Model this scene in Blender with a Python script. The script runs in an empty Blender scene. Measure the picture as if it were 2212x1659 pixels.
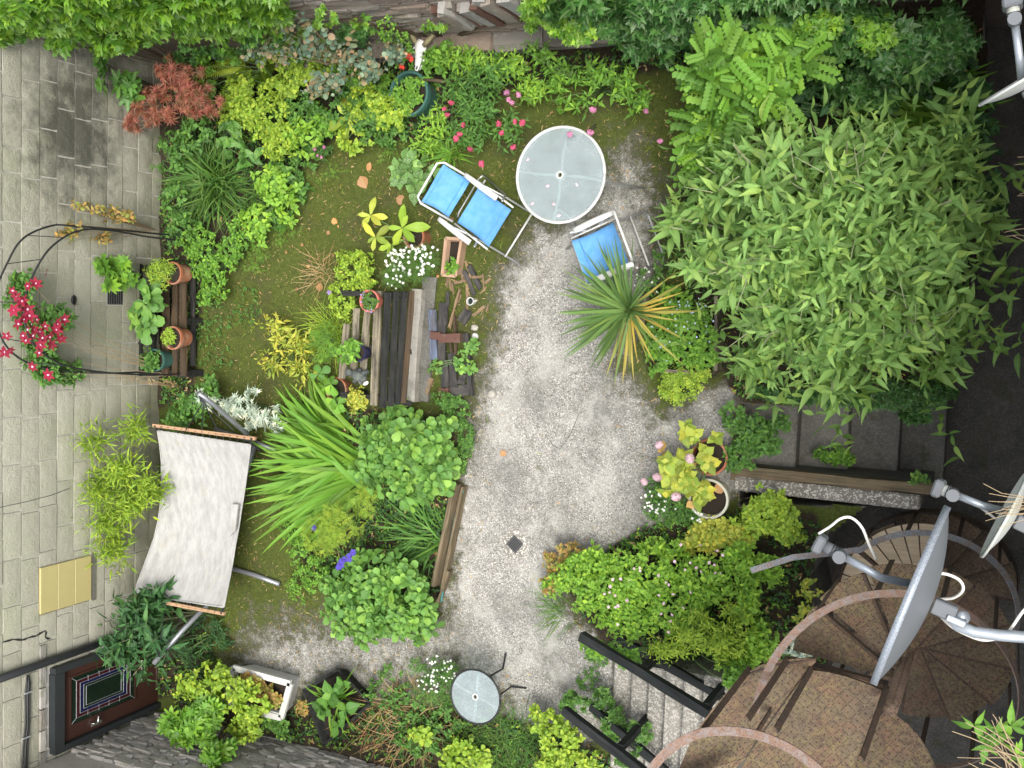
import bpy, math, random
import numpy as np
from mathutils import Matrix, Vector
R = math.radians
rng = np.random.default_rng(7)
random.seed(7)
scn = bpy.context.scene
COL = scn.collection

# ------------------------------------------------------------------ camera
FPX, UN, VN, H = 2300., 2190., 690., 9.65        # focal length and nadir in a 2212 x 1659 frame, eye height
DW = 9.12                                        # distance to the block wall
_n = np.array([(UN-1106)/FPX, (829.5-VN)/FPX, -1.]); _n /= np.linalg.norm(_n)
_zw = -_n; _r = -1046/FPX
_c = -_zw[1]/(_zw[2]-_r*_zw[0])
_y = np.array([-_r*_c, 1., _c]); _y /= np.linalg.norm(_y)
_x = np.cross(_y, _zw)
MC = np.array([_x, _y, _zw])
cam_d = bpy.data.cameras.new('camera'); cam = bpy.data.objects.new('camera', cam_d); COL.objects.link(cam)
cam_d.sensor_width = 36.; cam_d.lens = 36.*FPX/2212.; cam_d.clip_start = .05; cam_d.clip_end = 500.
cam.matrix_world = Matrix.Translation((0, 0, H)) @ Matrix(MC.tolist()).to_4x4()
scn.camera = cam

# ------------------------------------------------------------------ sky, sun, exposure
SUN_EL, SUN_ROT = R(64), R(98)
w = bpy.data.worlds.new('World'); scn.world = w; w.use_nodes = True
nt = w.node_tree; bg = nt.nodes['Background']
sky = nt.nodes.new('ShaderNodeTexSky'); sky.sky_type = 'NISHITA'; sky.sun_disc = False
sky.sun_elevation = SUN_EL; sky.sun_rotation = SUN_ROT; sky.dust_density = 4.; sky.air_density = 1.
hs = nt.nodes.new('ShaderNodeHueSaturation'); hs.inputs['Saturation'].default_value = .30
nt.links.new(sky.outputs[0], hs.inputs['Color']); nt.links.new(hs.outputs[0], bg.inputs['Color'])
bg.inputs['Strength'].default_value = .15
sd = bpy.data.lights.new('sun', 'SUN'); sd.energy = 1.5; sd.angle = R(24); sd.color = (1., .96, .9)
so = bpy.data.objects.new('sun', sd); COL.objects.link(so)
# direction the light comes from
_sd = Vector((math.sin(SUN_ROT)*math.cos(SUN_EL), math.cos(SUN_ROT)*math.cos(SUN_EL), math.sin(SUN_EL)))
so.rotation_euler = _sd.to_track_quat('Z', 'Y').to_euler(); so.location = (0, 0, 20)
vs = scn.view_settings; vs.view_transform = 'Standard'; vs.look = 'None'; vs.gamma = 1.; vs.exposure = 1.2
scn.cycles.max_bounces = 6; scn.cycles.diffuse_bounces = 3; scn.cycles.transparent_max_bounces = 8

# ------------------------------------------------------------------ placing helpers
def kdir(u, v): return MC @ np.array([(u-1106)/FPX, (829.5-v)/FPX, -1.])
def at(u, v, z=0.):
    k = kdir(u, v); return np.array([0, 0, H]) + k*((z-H)/k[2])
def onwall(u, v):
    k = kdir(u, v); return np.array([0, 0, H]) + k*(-DW/k[0])
def mpp(u, v, z=0.):                              # metres per frame pixel there
    k = kdir(u, v); return ((z-H)/k[2])/FPX
def nrm(a): return a/np.maximum(np.linalg.norm(a, axis=-1, keepdims=True), 1e-9)

# ------------------------------------------------------------------ materials
MATS = {}
def nodes(m):
    m.use_nodes = True; t = m.node_tree; t.nodes.clear(); return t
class NT:
    def __init__(s, name):
        s.m = bpy.data.materials.new(name); s.t = nodes(s.m)
        s.out = s.n('OutputMaterial'); MATS[name] = s.m
    def n(s, ty, **kw):
        q = s.t.nodes.new('ShaderNode'+ty)
        for k, v in kw.items(): setattr(q, k, v)
        return q
    def l(s, a, b): s.t.links.new(a, b)
    def set(s, q, i, v):
        if hasattr(v, 'bl_idname') or isinstance(v, bpy.types.NodeSocket): s.l(v, q.inputs[i])
        else: q.inputs[i].default_value = v
    def noise(s, vec, scale, detail=4, rough=.6, out=0):
        q = s.n('TexNoise'); s.set(q, 'Scale', scale); s.set(q, 'Detail', detail); s.set(q, 'Roughness', rough)
        if vec is not None: s.l(vec, q.inputs['Vector'])
        return q.outputs[out]
    def vor(s, vec, scale, feature='F1', out='Distance'):
        q = s.n('TexVoronoi', feature=feature); s.set(q, 'Scale', scale)
        if vec is not None: s.l(vec, q.inputs['Vector'])
        return q.outputs[out]
    def ramp(s, fac, stops, interp='LINEAR'):
        q = s.n('ValToRGB'); e = q.color_ramp.elements; q.color_ramp.interpolation = interp
        while len(e) < len(stops): e.new(.5)
        for i, (p, c) in enumerate(stops):
            e[i].position = p; e[i].color = (*c, 1.) if not isinstance(c, (int, float)) else (c, c, c, 1.)
        s.l(fac, q.inputs[0]); return q.outputs[0]
    def mix(s, fac, a, b, mode='MIX'):
        q = s.n('Mix', data_type='RGBA', blend_type=mode)
        for i, v in ((0, fac), (6, a), (7, b)):
            if isinstance(v, bpy.types.NodeSocket): s.l(v, q.inputs[i])
            elif i == 0: q.inputs[0].default_value = v
            else: q.inputs[i].default_value = (*v, 1.)
        return q.outputs[2]
    def math(s, op, a, b=0., c=None, clamp=False):
        q = s.n('Math', operation=op, use_clamp=clamp); s.set(q, 0, a); s.set(q, 1, b)
        if c is not None: s.set(q, 2, c)
        return q.outputs[0]
    def pos(s): return s.n('NewGeometry').outputs['Position']
    def obj(s): return s.n('TexCoord').outputs['Object']
    def rand(s): return s.n('ObjectInfo').outputs['Random']
    def attr(s, name): return s.n('Attribute', attribute_name=name).outputs['Fac']
    def mapv(s, vec, scale, loc=(0, 0, 0), rot=(0, 0, 0)):
        q = s.n('Mapping'); q.inputs['Scale'].default_value = scale; q.inputs['Location'].default_value = loc
        q.inputs['Rotation'].default_value = rot
        s.l(vec, q.inputs['Vector']); return q.outputs[0]
    def bump(s, h, strength=.5, dist=.01):
        q = s.n('Bump'); q.inputs['Strength'].default_value = strength; q.inputs['Distance'].default_value = dist
        s.l(h, q.inputs['Height']); return q.outputs[0]
    def bsdf(s, col, rough=.7, metal=0., spec=.4, normal=None, trans=0.):
        q = s.n('BsdfPrincipled')
        if isinstance(col, tuple): q.inputs['Base Color'].default_value = (*col, 1.)
        else: s.l(col, q.inputs['Base Color'])
        s.set(q, 'Roughness', rough); s.set(q, 'Metallic', metal); s.set(q, 'Specular IOR Level', spec)
        if trans: q.inputs['Transmission Weight'].default_value = trans
        if normal is not None: s.l(normal, q.inputs['Normal'])
        return q
    def done(s, sh): s.l(sh.outputs[0], s.out.inputs[0]); return s.m

def leafmat(name, stops, rough=.45, trans=.3, vein=.25, mottle=0., spec=.35):
    m = NT(name)
    f = m.math('FRACT', m.math('ADD', m.attr('rnd'), m.rand()))
    n = len(stops)
    col = m.ramp(f, [(i/max(n-1, 1), c) for i, c in enumerate(stops)])
    patch = m.noise(m.pos(), 2.2, 2)
    col = m.mix(m.math('MULTIPLY', patch, .55), col, (.55, .6, .5), 'MULTIPLY')
    uv = m.n('TexCoord').outputs['UV']
    sep = m.n('SeparateXYZ'); m.l(uv, sep.inputs[0])
    a = m.math('ABSOLUTE', m.math('SUBTRACT', sep.outputs[1], .5))
    mid = m.math('SMOOTH_MIN', m.math('MULTIPLY', m.math('LESS_THAN', a, .045), vein), 1., .01)
    light = m.mix(.5, col, (.45, .55, .3))
    col = m.mix(mid, col, light)
    wv = m.n('TexWave', wave_type='BANDS', bands_direction='X'); wv.inputs['Scale'].default_value = 3.2
    cmb = m.n('CombineXYZ'); m.l(m.math('SUBTRACT', sep.outputs[0], m.math('MULTIPLY', a, .6)), cmb.inputs[0]); m.l(cmb.outputs[0], wv.inputs['Vector'])
    if mottle:
        mo = m.noise(m.pos(), 90, 2)
        col = m.mix(m.math('MULTIPLY', m.math('GREATER_THAN', mo, .56), mottle), col, (.42, .5, .32))
    spots = m.noise(m.pos(), 28, 3)
    col = m.mix(m.math('MULTIPLY', m.math('GREATER_THAN', spots, .68), .35), col, (.24, .2, .05))
    b = m.bsdf(col, rough, 0, spec, m.bump(wv.outputs['Fac'], .35, .004))
    tr = m.n('BsdfTranslucent')
    m.l(m.mix(1., col, (1.25, 1.3, .55), 'MULTIPLY'), tr.inputs[0])
    mx = m.n('MixShader'); mx.inputs[0].default_value = trans
    m.l(b.outputs[0], mx.inputs[1]); m.l(tr.outputs[0], mx.inputs[2])
    return m.done(mx)

L = {}
def lm(key, *stops, **kw):
    if not key.startswith('fl_'):
        stops = [(c[0]*LEAF_GAIN*1.06, c[1]*LEAF_GAIN, c[2]*LEAF_GAIN) for c in stops]
        a, b = stops[0], stops[min(1, len(stops)-1)]
        stops = list(stops)+[tuple(x*.55 for x in a), (b[0]*1.45, b[1]*1.28, b[2]*1.1)]
    L[key] = leafmat('leaf_'+key, stops, **kw)
LEAF_GAIN = 1.46
lm('lime', (.20, .33, .030), (.26, .38, .045), (.15, .27, .025))
lm('yellow', (.29, .34, .045), (.36, .38, .06), (.22, .31, .04))
lm('bright', (.10, .24, .028), (.14, .30, .035), (.08, .19, .025))
lm('fresh', (.18, .36, .045), (.23, .41, .05), (.135, .29, .036), trans=.38)
lm('mid', (.062, .165, .030), (.085, .20, .035), (.05, .13, .025))
lm('dark', (.028, .085, .024), (.04, .11, .028), (.02, .06, .018), rough=.35)
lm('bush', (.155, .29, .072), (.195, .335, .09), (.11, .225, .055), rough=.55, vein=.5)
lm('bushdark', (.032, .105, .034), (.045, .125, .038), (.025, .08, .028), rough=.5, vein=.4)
lm('sedum', (.105, .235, .045), (.135, .28, .055), (.075, .185, .040), rough=.5, vein=.3)
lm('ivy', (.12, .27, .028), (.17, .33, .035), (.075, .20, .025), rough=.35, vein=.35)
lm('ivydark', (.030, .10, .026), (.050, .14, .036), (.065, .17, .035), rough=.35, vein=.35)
lm('iris', (.13, .28, .030), (.10, .24, .030), (.17, .31, .035), trans=.35, vein=.1)
lm('cord', (.085, .165, .045), (.11, .195, .055), (.07, .14, .04), rough=.5, trans=.15, vein=.0)
lm('cordyellow', (.30, .26, .06), (.36, .30, .07), (.22, .24, .05), rough=.5, trans=.2, vein=.0)
lm('sedge', (.055, .145, .030), (.08, .18, .035), (.11, .19, .045), rough=.5, vein=.0)
lm('red', (.24, .060, .050), (.20, .085, .05), (.30, .085, .07), (.13, .08, .035), rough=.5)
lm('silver', (.38, .46, .40), (.45, .52, .46), (.26, .36, .30), rough=.7, trans=.15)
lm('euca', (.12, .20, .155), (.16, .245, .19), (.20, .22, .12), (.36, .24, .15), (.11, .19, .12), rough=.55)
lm('lung', (.10, .23, .05), (.13, .27, .06), (.085, .19, .045), mottle=.55)
lm('autumn', (.30, .26, .06), (.34, .22, .08), (.18, .25, .05), (.26, .15, .06))
lm('dead', (.22, .12, .05), (.30, .17, .08), (.15, .08, .04), trans=.1)
lm('straw', (.30, .22, .10), (.22, .15, .07), (.38, .30, .15), trans=.1, vein=.0)
lm('hydra', (.28, .36, .05), (.36, .40, .06), (.20, .31, .045), rough=.5, vein=.4)
lm('hydraold', (.50, .30, .12), (.46, .36, .10), (.42, .24, .12), rough=.5)
lm('moss', (.075, .10, .010), (.115, .14, .016), (.030, .038, .007), (.13, .11, .04), (.045, .055, .008), trans=.15, vein=.0, rough=.8)
for k, c in dict(pink=(.72, .28, .50), hotpink=(.70, .10, .22), crimson=(.26, .008, .035), white=(.82, .82, .78), blue=(.10, .07, .45),
                 violet=(.40, .28, .62), paleblue=(.55, .65, .85), scarlet=(.75, .07, .05), palepink=(.80, .55, .68), gold=(.70, .50, .05)).items():
    lm('fl_'+k, c, tuple(min(1, x*1.2) for x in c), tuple(x*.8 for x in c), trans=.2, vein=.0, rough=.6)

def plain(name, col, rough=.6, metal=0., noise=.25, scale=12., bump=.2, spec=.4, stain=None):
    m = NT(name); p = m.pos()
    n = m.noise(p, scale, 5)
    c = m.mix(m.math('MULTIPLY', n, noise*1.6), col, tuple(x*.35 for x in col))
    if stain is not None: c = m.mix(m.math('MULTIPLY', m.ramp(m.noise(p, scale*.35, 5, .7), [(.48, 0), (.66, 1)]), .8), c, stain)
    return m.done(m.bsdf(c, rough, metal, spec, m.bump(m.noise(p, scale*6, 3), bump, .004)))
def woodmat(name, c1, c2, rough=.85, patch=None, pa=.5, bump=.6):
    m = NT(name); o = m.obj(); rd = m.rand()
    add = m.n('VectorMath', operation='ADD'); cb = m.n('CombineXYZ'); m.l(m.math('MULTIPLY', rd, 31.), cb.inputs[0]); m.l(m.math('MULTIPLY', rd, 17.), cb.inputs[1])
    m.l(o, add.inputs[0]); m.l(cb.outputs[0], add.inputs[1]); o = add.outputs[0]
    g = m.noise(m.mapv(o, (2.2, 55, 55)), 1., 6, .65)
    c = m.mix(m.ramp(g, [(.35, 0), (.68, 1)]), c1, c2)
    if patch: c = m.mix(m.math('MULTIPLY', m.ramp(m.noise(m.mapv(o, (3, 12, 12)), 1.2, 5, .7), [(.45, 0), (.62, 1)]), pa), c, patch)
    return m.done(m.bsdf(c, rough, 0, .25, m.bump(g, bump, .006)))
def rustmat(name, a, b, c, rough=.85, diamond=False, metal=.2, sc=7.):
    m = NT(name); p = m.pos()
    n1 = m.noise(p, sc, 6, .7); n2 = m.noise(p, sc*5, 4, .7)
    col = m.mix(m.ramp(n1, [(.44, 0), (.56, 1)]), a, b)
    col = m.mix(m.math('MULTIPLY', m.ramp(m.noise(p, sc*.8, 7, .75), [(.54, 0), (.66, 1)]), .65), col, c)
    col = m.mix(m.math('MULTIPLY', m.ramp(n2, [(.44, 0), (.62, 1)]), .8), col, c)
    lich = m.math('MULTIPLY', m.ramp(m.noise(p, sc*.45, 3, .6), [(.36, 0), (.60, 1)]), m.ramp(m.noise(p, sc*6, 6, .8), [(.47, 0), (.60, 1)]))
    if diamond: col = m.mix(m.math('MULTIPLY', lich, .5), col, (.22, .20, .07))
    hgt = n2
    fine = m.noise(p, 150, 4, .8)
    col = m.mix(m.math('MULTIPLY', m.ramp(fine, [(.46, 0), (.64, 1)]), .6), col, (a[0]*1.9, a[1]*2.2, a[2]*2.1))
    if diamond:
        hs_ = []
        for ang, sh in ((R(38), 0.), (R(128), .5)):
            v = m.mapv(p, (1, 1, 1), rot=(0, 0, ang))
            s_ = m.n('SeparateXYZ'); m.l(v, s_.inputs[0])
            ax = m.math('ADD', m.math('MULTIPLY', s_.outputs[0], 27.), sh); ay = m.math('ADD', m.math('MULTIPLY', s_.outputs[1], 27.), sh)
            par = m.math('MULTIPLY', m.math('FLOOR', ay), .5)
            fx = m.math('ABSOLUTE', m.math('SUBTRACT', m.math('FRACT', m.math('ADD', ax, par)), .5))
            fy = m.math('ABSOLUTE', m.math('SUBTRACT', m.math('FRACT', ay), .5))
            hs_.append(m.math('SUBTRACT', 1., m.math('ADD', m.math('MULTIPLY', fx, 3.2), m.math('MULTIPLY', fy, 9.)), clamp=True))
        ds = m.math('MAXIMUM', hs_[0], hs_[1])
        hgt = m.math('ADD', m.math('MULTIPLY', ds, .7), m.math('MULTIPLY', n2, .8))
    return m.done(m.bsdf(col, rough, metal, .35, m.bump(hgt, 1., .012)))

M = {}
def block_mat():
    m = NT('concrete_block'); p = m.pos()
    base = m.mix(m.rand(), (.35, .34, .275), (.45, .435, .36))
    n = m.noise(p, 35, 5, .7)
    base = m.mix(m.math('MULTIPLY', n, .6), base, (.27, .26, .20))
    ph = m.noise(p, 1.1, 4)
    base = m.mix(m.ramp(ph, [(.45, 0), (.75, .5)]), base, (.30, .32, .19))
    # black algae patch with a ragged outline
    d = m.n('VectorMath', operation='DISTANCE')
    m.l(m.mapv(p, (1, .62, .8)), d.inputs[0])
    c0 = onwall(165, 275); d.inputs[1].default_value = (c0[0], c0[1]*.62, c0[2]*.8)
    k = m.math('ADD', m.math('MULTIPLY', d.outputs['Value'], -1.6), m.math('MULTIPLY', m.noise(p, 5, 6, .75), 2.2))
    al = m.ramp(k, [(.0, 0), (.85, .85)])
    base = m.mix(al, base, (.055, .055, .045))
    sep = m.n('SeparateXYZ'); m.l(p, sep.inputs[0])
    k2 = m.math('ADD', m.math('MULTIPLY', sep.outputs[2], -1.2), m.math('MULTIPLY', m.noise(p, 3, 5, .7), 1.6))
    base = m.mix(m.math('MULTIPLY', m.ramp(k2, [(.15, 0), (.8, 1)]), .55), base, (.10, .105, .055))
    h = m.math('ADD', m.noise(p, 60, 4, .7), m.noise(p, 9, 3))
    return m.done(m.bsdf(base, .92, 0, .2, m.bump(h, .9, .014)))
M['block'] = block_mat()
M['mortar'] = plain('mortar', (.16, .155, .125), .95, noise=.5, scale=20)
M['mortarlight'] = plain('mortar_light', (.60, .585, .52), .95, noise=.4, scale=25)
M['yellowpanel'] = plain('yellow_glazed', (.42, .36, .16), .35, noise=.12, scale=8, bump=.05)
M['blackplastic'] = plain('black_plastic', (.022, .023, .025), .4, noise=.3, bump=.1)
M['blackmetal'] = plain('black_metal', (.02, .02, .022), .5, noise=.3)
M['darkframe'] = plain('dark_frame', (.028, .032, .034), .45)
M['doorred'] = plain('door_brown', (.055, .024, .018), .4, noise=.25, scale=5, bump=.06)
M['chrome'] = plain('chrome', (.75, .74, .70), .22, 1., noise=.1)
M['glassgreen'] = plain('leaded_glass', (.012, .024, .014), .06, noise=.6, scale=9, bump=.08, spec=.6)
M['glassred'] = plain('red_glass', (.045, .008, .012), .1, noise=.2, spec=.6)
M['glassblue'] = plain('blue_glass', (.010, .012, .055), .1, noise=.2, spec=.6)
M['lead'] = plain('lead_came', (.40, .42, .43), .4, .3, noise=.1)
M['whitepaint'] = plain('white_paint', (.56, .56, .54), .45, noise=.12, scale=25, bump=.08, stain=(.5, .49, .44))
M['greytube'] = plain('grey_tube', (.30, .31, .33), .4, .5, noise=.15)
M['galv'] = plain('galvanised', (.42, .46, .50), .4, .6, noise=.2, scale=30)
M['silvertube'] = plain('silver_tube', (.55, .56, .56), .35, .7, noise=.2, scale=30)
M['dishgrey'] = plain('dish_grey', (.13, .14, .15), .5, .0, noise=.2, scale=6, bump=.06)
M['dishwhite'] = plain('dish_white', (.46, .48, .46), .5, 0, noise=.15, scale=15, stain=(.38, .40, .30))
M['terracotta'] = plain('terracotta', (.36, .13, .065), .8, noise=.3, scale=15, stain=(.42, .28, .20))
M['pinkpot'] = plain('pink_plastic', (.55, .16, .12), .5, noise=.2, scale=10, stain=(.42, .2, .14))
M['paletrough'] = plain('pale_terracotta', (.46, .30, .20), .8, noise=.25, scale=14)
M['creampot'] = plain('cream_glaze', (.50, .49, .40), .35, noise=.15, scale=8)
M['greenpot'] = plain('green_glaze', (.055, .14, .115), .35, noise=.35, scale=9)
M['bluepot'] = plain('blue_glaze', (.020, .018, .075), .3, noise=.3)
M['stonefig'] = plain('weathered_stone', (.075, .085, .085), .9, noise=.6, scale=18, bump=.6, stain=(.16, .18, .15))
M['bone'] = plain('bone', (.74, .73, .68), .75, noise=.25, scale=22, bump=.3)
M['horn'] = plain('horn', (.34, .30, .16), .75, noise=.5, scale=40, bump=.5)
M['soil'] = plain('soil', (.028, .020, .013), .95, noise=.5, scale=30, bump=.8)
M['bark'] = plain('bark', (.12, .085, .05), .9, noise=.5, scale=40, bump=.6)
M['palestem'] = plain('pale_stem', (.30, .32, .18), .8, noise=.3, scale=40)
M['greenstem'] = plain('green_stem', (.10, .17, .05), .7, noise=.3, scale=30)
M['drystem'] = plain('dry_stem', (.36, .27, .16), .85, noise=.35, scale=40)
M['brick'] = plain('old_brick', (.13, .062, .045), .9, noise=.45, scale=25, bump=.5, stain=(.12, .09, .07))
M['cable'] = plain('white_cable', (.74, .72, .66), .5, noise=.1)
M['rope'] = plain('turquoise_rope', (.06, .24, .22), .7, noise=.3, scale=40)
M['ironcast'] = plain('cast_iron', (.10, .10, .10), .6, .4, noise=.4, scale=30)
M['timberpale'] = woodmat('pale_boards', (.60, .48, .34), (.44, .33, .21), patch=(.32, .28, .20), pa=.3)
M['woodpale'] = woodmat('weathered_slat', (.27, .235, .165), (.075, .066, .045), patch=(.035, .034, .028), pa=.75)
M['woodblack'] = woodmat('black_stained_slat', (.009, .010, .0095), (.024, .025, .023), patch=(.07, .066, .055), pa=.25)
M['woodbrown'] = woodmat('brown_slat', (.095, .062, .034), (.032, .022, .013), patch=(.03, .028, .022), pa=.5)
M['woodgrey'] = woodmat('grey_plank', (.050, .048, .046), (.016, .016, .016), patch=(.13, .115, .10), pa=.4)
M['woodblue'] = woodmat('blue_painted_plank', (.15, .19, .28), (.05, .055, .07), patch=(.09, .075, .06), pa=.55)
M['woodsplint'] = woodmat('split_wood', (.28, .19, .11), (.13, .085, .05), patch=(.06, .05, .04), pa=.4)
M['railblack'] = woodmat('black_rail', (.008, .010, .010), (.020, .023, .022), patch=(.06, .064, .06), pa=.2)
M['sleeper'] = woodmat('bed_edging', (.20, .155, .095), (.07, .05, .03), patch=(.05, .055, .035), pa=.5)
M['spreader'] = woodmat('spreader_bar', (.42, .27, .16), (.25, .15, .085))
M['rust'] = rustmat('rusty_plate', (.135, .080, .054), (.120, .094, .062), (.042, .033, .028), diamond=True, sc=5.)
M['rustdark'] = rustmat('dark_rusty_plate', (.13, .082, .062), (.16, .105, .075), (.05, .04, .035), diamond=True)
M['rustrail'] = rustmat('rusty_rail', (.20, .125, .095), (.155, .09, .066), (.19, .18, .18), sc=5)
M['greyrail'] = rustmat('grey_rail', (.24, .25, .27), (.20, .20, .21), (.26, .15, .10), sc=4)
M['rustbar'] = rustmat('rusty_bar', (.060, .042, .032), (.04, .034, .03), (.12, .066, .04))
def slate_mat(name, a, b, c):
    m = NT(name); p = m.pos()
    col = m.ramp(m.math('FRACT', m.math('ADD', m.attr('rnd'), m.rand())), [(0, a), (.4, b), (.75, c), (1, tuple(x*.6 for x in b))])
    st = m.noise(m.mapv(p, (4, 4, 45)), 1.4, 6, .7)
    col = m.mix(m.math('MULTIPLY', st, .6), col, tuple(x*.35 for x in a))
    li = m.ramp(m.noise(p, 9, 6, .7), [(.56, 0), (.68, 1)])
    col = m.mix(m.math('MULTIPLY', li, .6), col, (.40, .38, .30))
    mo = m.ramp(m.noise(p, 2.6, 5, .7), [(.55, 0), (.70, 1)])
    col = m.mix(m.math('MULTIPLY', mo, .5), col, (.075, .085, .02))
    return m.done(m.bsdf(col, .85, 0, .3, m.bump(m.math('ADD', st, m.noise(p, 40, 4)), .7, .012)))
M['slatebrown'] = slate_mat('brown_slate', (.29, .245, .20), (.24, .225, .20), (.29, .215, .165))
M['slategrey'] = slate_mat('grey_slate', (.42, .40, .365), (.46, .425, .375), (.34, .33, .31))
M['aggregate'] = None
def ground_mat():
    m = NT('mossy_aggregate_concrete'); p = m.pos()
    v1 = m.vor(p, 120, out='Color'); sp = m.n('SeparateColor'); m.l(v1, sp.inputs[0])
    peb = m.ramp(sp.outputs[0], [(0, (.09, .087, .078)), (.25, (.195, .188, .17)), (.6, (.28, .27, .245)), (.88, (.37, .357, .325)), (1, (.62, .59, .54))])
    v2 = m.vor(p, 62, out='Color'); sp2 = m.n('SeparateColor'); m.l(v2, sp2.inputs[0])
    peb = m.mix(m.math('MULTIPLY', m.math('GREATER_THAN', sp2.outputs[1], .72), .22), peb, (.42, .405, .37))
    tone = m.noise(p, 1.35, 8, .72)
    peb = m.mix(m.ramp(tone, [(.43, 0), (.62, .62)]), peb, (.11, .108, .095))
    peb = m.mix(m.math('MULTIPLY', m.ramp(m.noise(p, 2.1, 7, .7), [(.50, 0), (.62, 1)]), .45), peb, (.44, .43, .39))
    peb = m.mix(m.math('MULTIPLY', m.ramp(m.noise(p, 3.4, 9, .8), [(.56, 0), (.66, 1)]), .55), peb, (.085, .085, .03))
    ms = m.ramp(m.noise(p, 34, 8, .8), [(.28, (.020, .030, .006)), (.5, (.058, .076, .013)), (.72, (.105, .118, .028))])
    dirt = m.ramp(m.noise(p, 14, 6, .75), [(.35, (.030, .024, .016)), (.7, (.085, .066, .040))])
    mm = m.ramp(m.noise(p, 2.3, 6, .7), [(.50, 0), (.64, 1)])
    ms = m.mix(m.math('MULTIPLY', mm, .45), ms, dirt)
    k = m.math('ADD', m.attr('conc'), m.math('MULTIPLY', m.math('SUBTRACT', m.noise(p, 6, 8, .78), .5), 1.25))
    kk = m.ramp(k, [(.40, 0), (.62, 1)])
    dk = m.mix(m.math('GREATER_THAN', m.noise(p, 70, 3, .7), .60), (.075, .068, .056), (.30, .285, .25))
    kd = m.ramp(k, [(.22, 0), (.42, 1)])
    col = m.mix(kk, m.mix(m.math('MULTIPLY', kd, .8), ms, dk), peb)
    soil = m.ramp(m.noise(p, 30, 6, .7), [(.3, (.014, .011, .008)), (.7, (.05, .037, .022))])
    sk = m.ramp(m.math('ADD', m.attr('bed'), m.math('MULTIPLY', m.math('SUBTRACT', m.noise(p, 7, 5), .5), .6)), [(.4, 0), (.6, 1)])
    col = m.mix(sk, col, soil)
    h = m.math('ADD', m.vor(p, 120), m.math('MULTIPLY', m.noise(p, 45, 4), .9))
    return m.done(m.bsdf(col, .93, 0, .25, m.bump(h, .6, .008)))
M['ground'] = ground_mat()
def step_mat(name, a, b, peb):
    m = NT(name); p = m.pos()
    col = m.mix(m.ramp(m.noise(p, 3, 7, .7), [(.35, 0), (.65, 1)]), a, b)
    v1 = m.vor(p, 80, out='Color'); sp = m.n('SeparateColor'); m.l(v1, sp.inputs[0])
    col = m.mix(m.math('MULTIPLY', m.math('GREATER_THAN', sp.outputs[0], .7), peb), col, (.5, .48, .43))
    col = m.mix(m.math('MULTIPLY', m.ramp(m.noise(p, 5, 6, .7), [(.55, 0), (.68, 1)]), .55), col, (.055, .055, .018))
    return m.done(m.bsdf(col, .9, 0, .25, m.bump(m.noise(p, 60, 4), .5, .008)))
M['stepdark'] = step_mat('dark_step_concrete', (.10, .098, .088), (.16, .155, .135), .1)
M['court'] = step_mat('dark_court_concrete', (.052, .051, .049), (.10, .092, .078), .06)  # darker concrete tone for the whole court
M['stepgrey'] = step_mat('grey_step_concrete', (.13, .125, .11), (.25, .235, .205), .5)
M['kerb'] = step_mat('kerb_concrete', (.40, .38, .33), (.20, .19, .16), .3)
M['aggr'] = step_mat('aggregate_top', (.16, .15, .13), (.24, .22, .19), .95)
M['housewall'] = plain('house_render', (.34, .33, .30), .9, noise=.3, scale=3)
def fabric(name, a, b, bscale=260):
    m = NT(name); p = m.pos()
    n = m.noise(p, 11, 5, .65)
    c = m.mix(m.ramp(n, [(.35, 0), (.75, .8)]), a, b)
    return c, m, p
def bluefab():
    c, m, p = fabric('blue_canvas', (.085, .26, .53), (.16, .35, .60))
    wv = m.noise(m.mapv(p, (1, 1, 1)), 380, 2)
    return m.done(m.bsdf(c, .8, 0, .2, m.bump(wv, .3, .002)))
M['bluefab'] = bluefab()
def canvas():
    m = NT('dirty_white_canvas'); p = m.pos()
    st = m.noise(m.mapv(p, (4.5, 1.8, 1), rot=(0, 0, R(62))), 3.2, 8, .72)
    c = m.mix(m.ramp(st, [(.40, 0), (.78, .7)]), (.37, .365, .35), (.15, .148, .145))
    c = m.mix(m.math('MULTIPLY', m.ramp(m.noise(p, 5, 6, .7), [(.55, 0), (.7, 1)]), .4), c, (.30, .28, .20))
    return m.done(m.bsdf(c, .85, 0, .2, m.bump(m.noise(p, 300, 2), .25, .002)))
M['canvas'] = canvas()
def frosted():
    m = NT('obscured_glass'); p = m.pos()
    h = m.noise(p, 70, 2)
    dust = m.noise(p, 5, 5, .6)
    c = m.mix(m.ramp(dust, [(.4, 0), (.7, 1)]), (.42, .47, .49), (.52, .58, .61))
    b = m.bsdf(c, .22, 0, .6, m.bump(h, .5, .006))
    t = m.n('BsdfTransparent'); t.inputs[0].default_value = (.80, .88, .86, 1)
    mx = m.n('MixShader'); mx.inputs[0].default_value = .64
    m.l(b.outputs[0], mx.inputs[1]); m.l(t.outputs[0], mx.inputs[2])
    return m.done(mx)
M['glass'] = frosted()
def meshrim():
    m = NT('perforated_rim'); p = m.obj()
    v = m.vor(p, 220)
    c = m.mix(m.math('LESS_THAN', v, .42), (.27, .30, .33), (.15, .17, .20))
    return m.done(m.bsdf(c, .45, .3, .4))
M['meshrim'] = meshrim()

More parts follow.
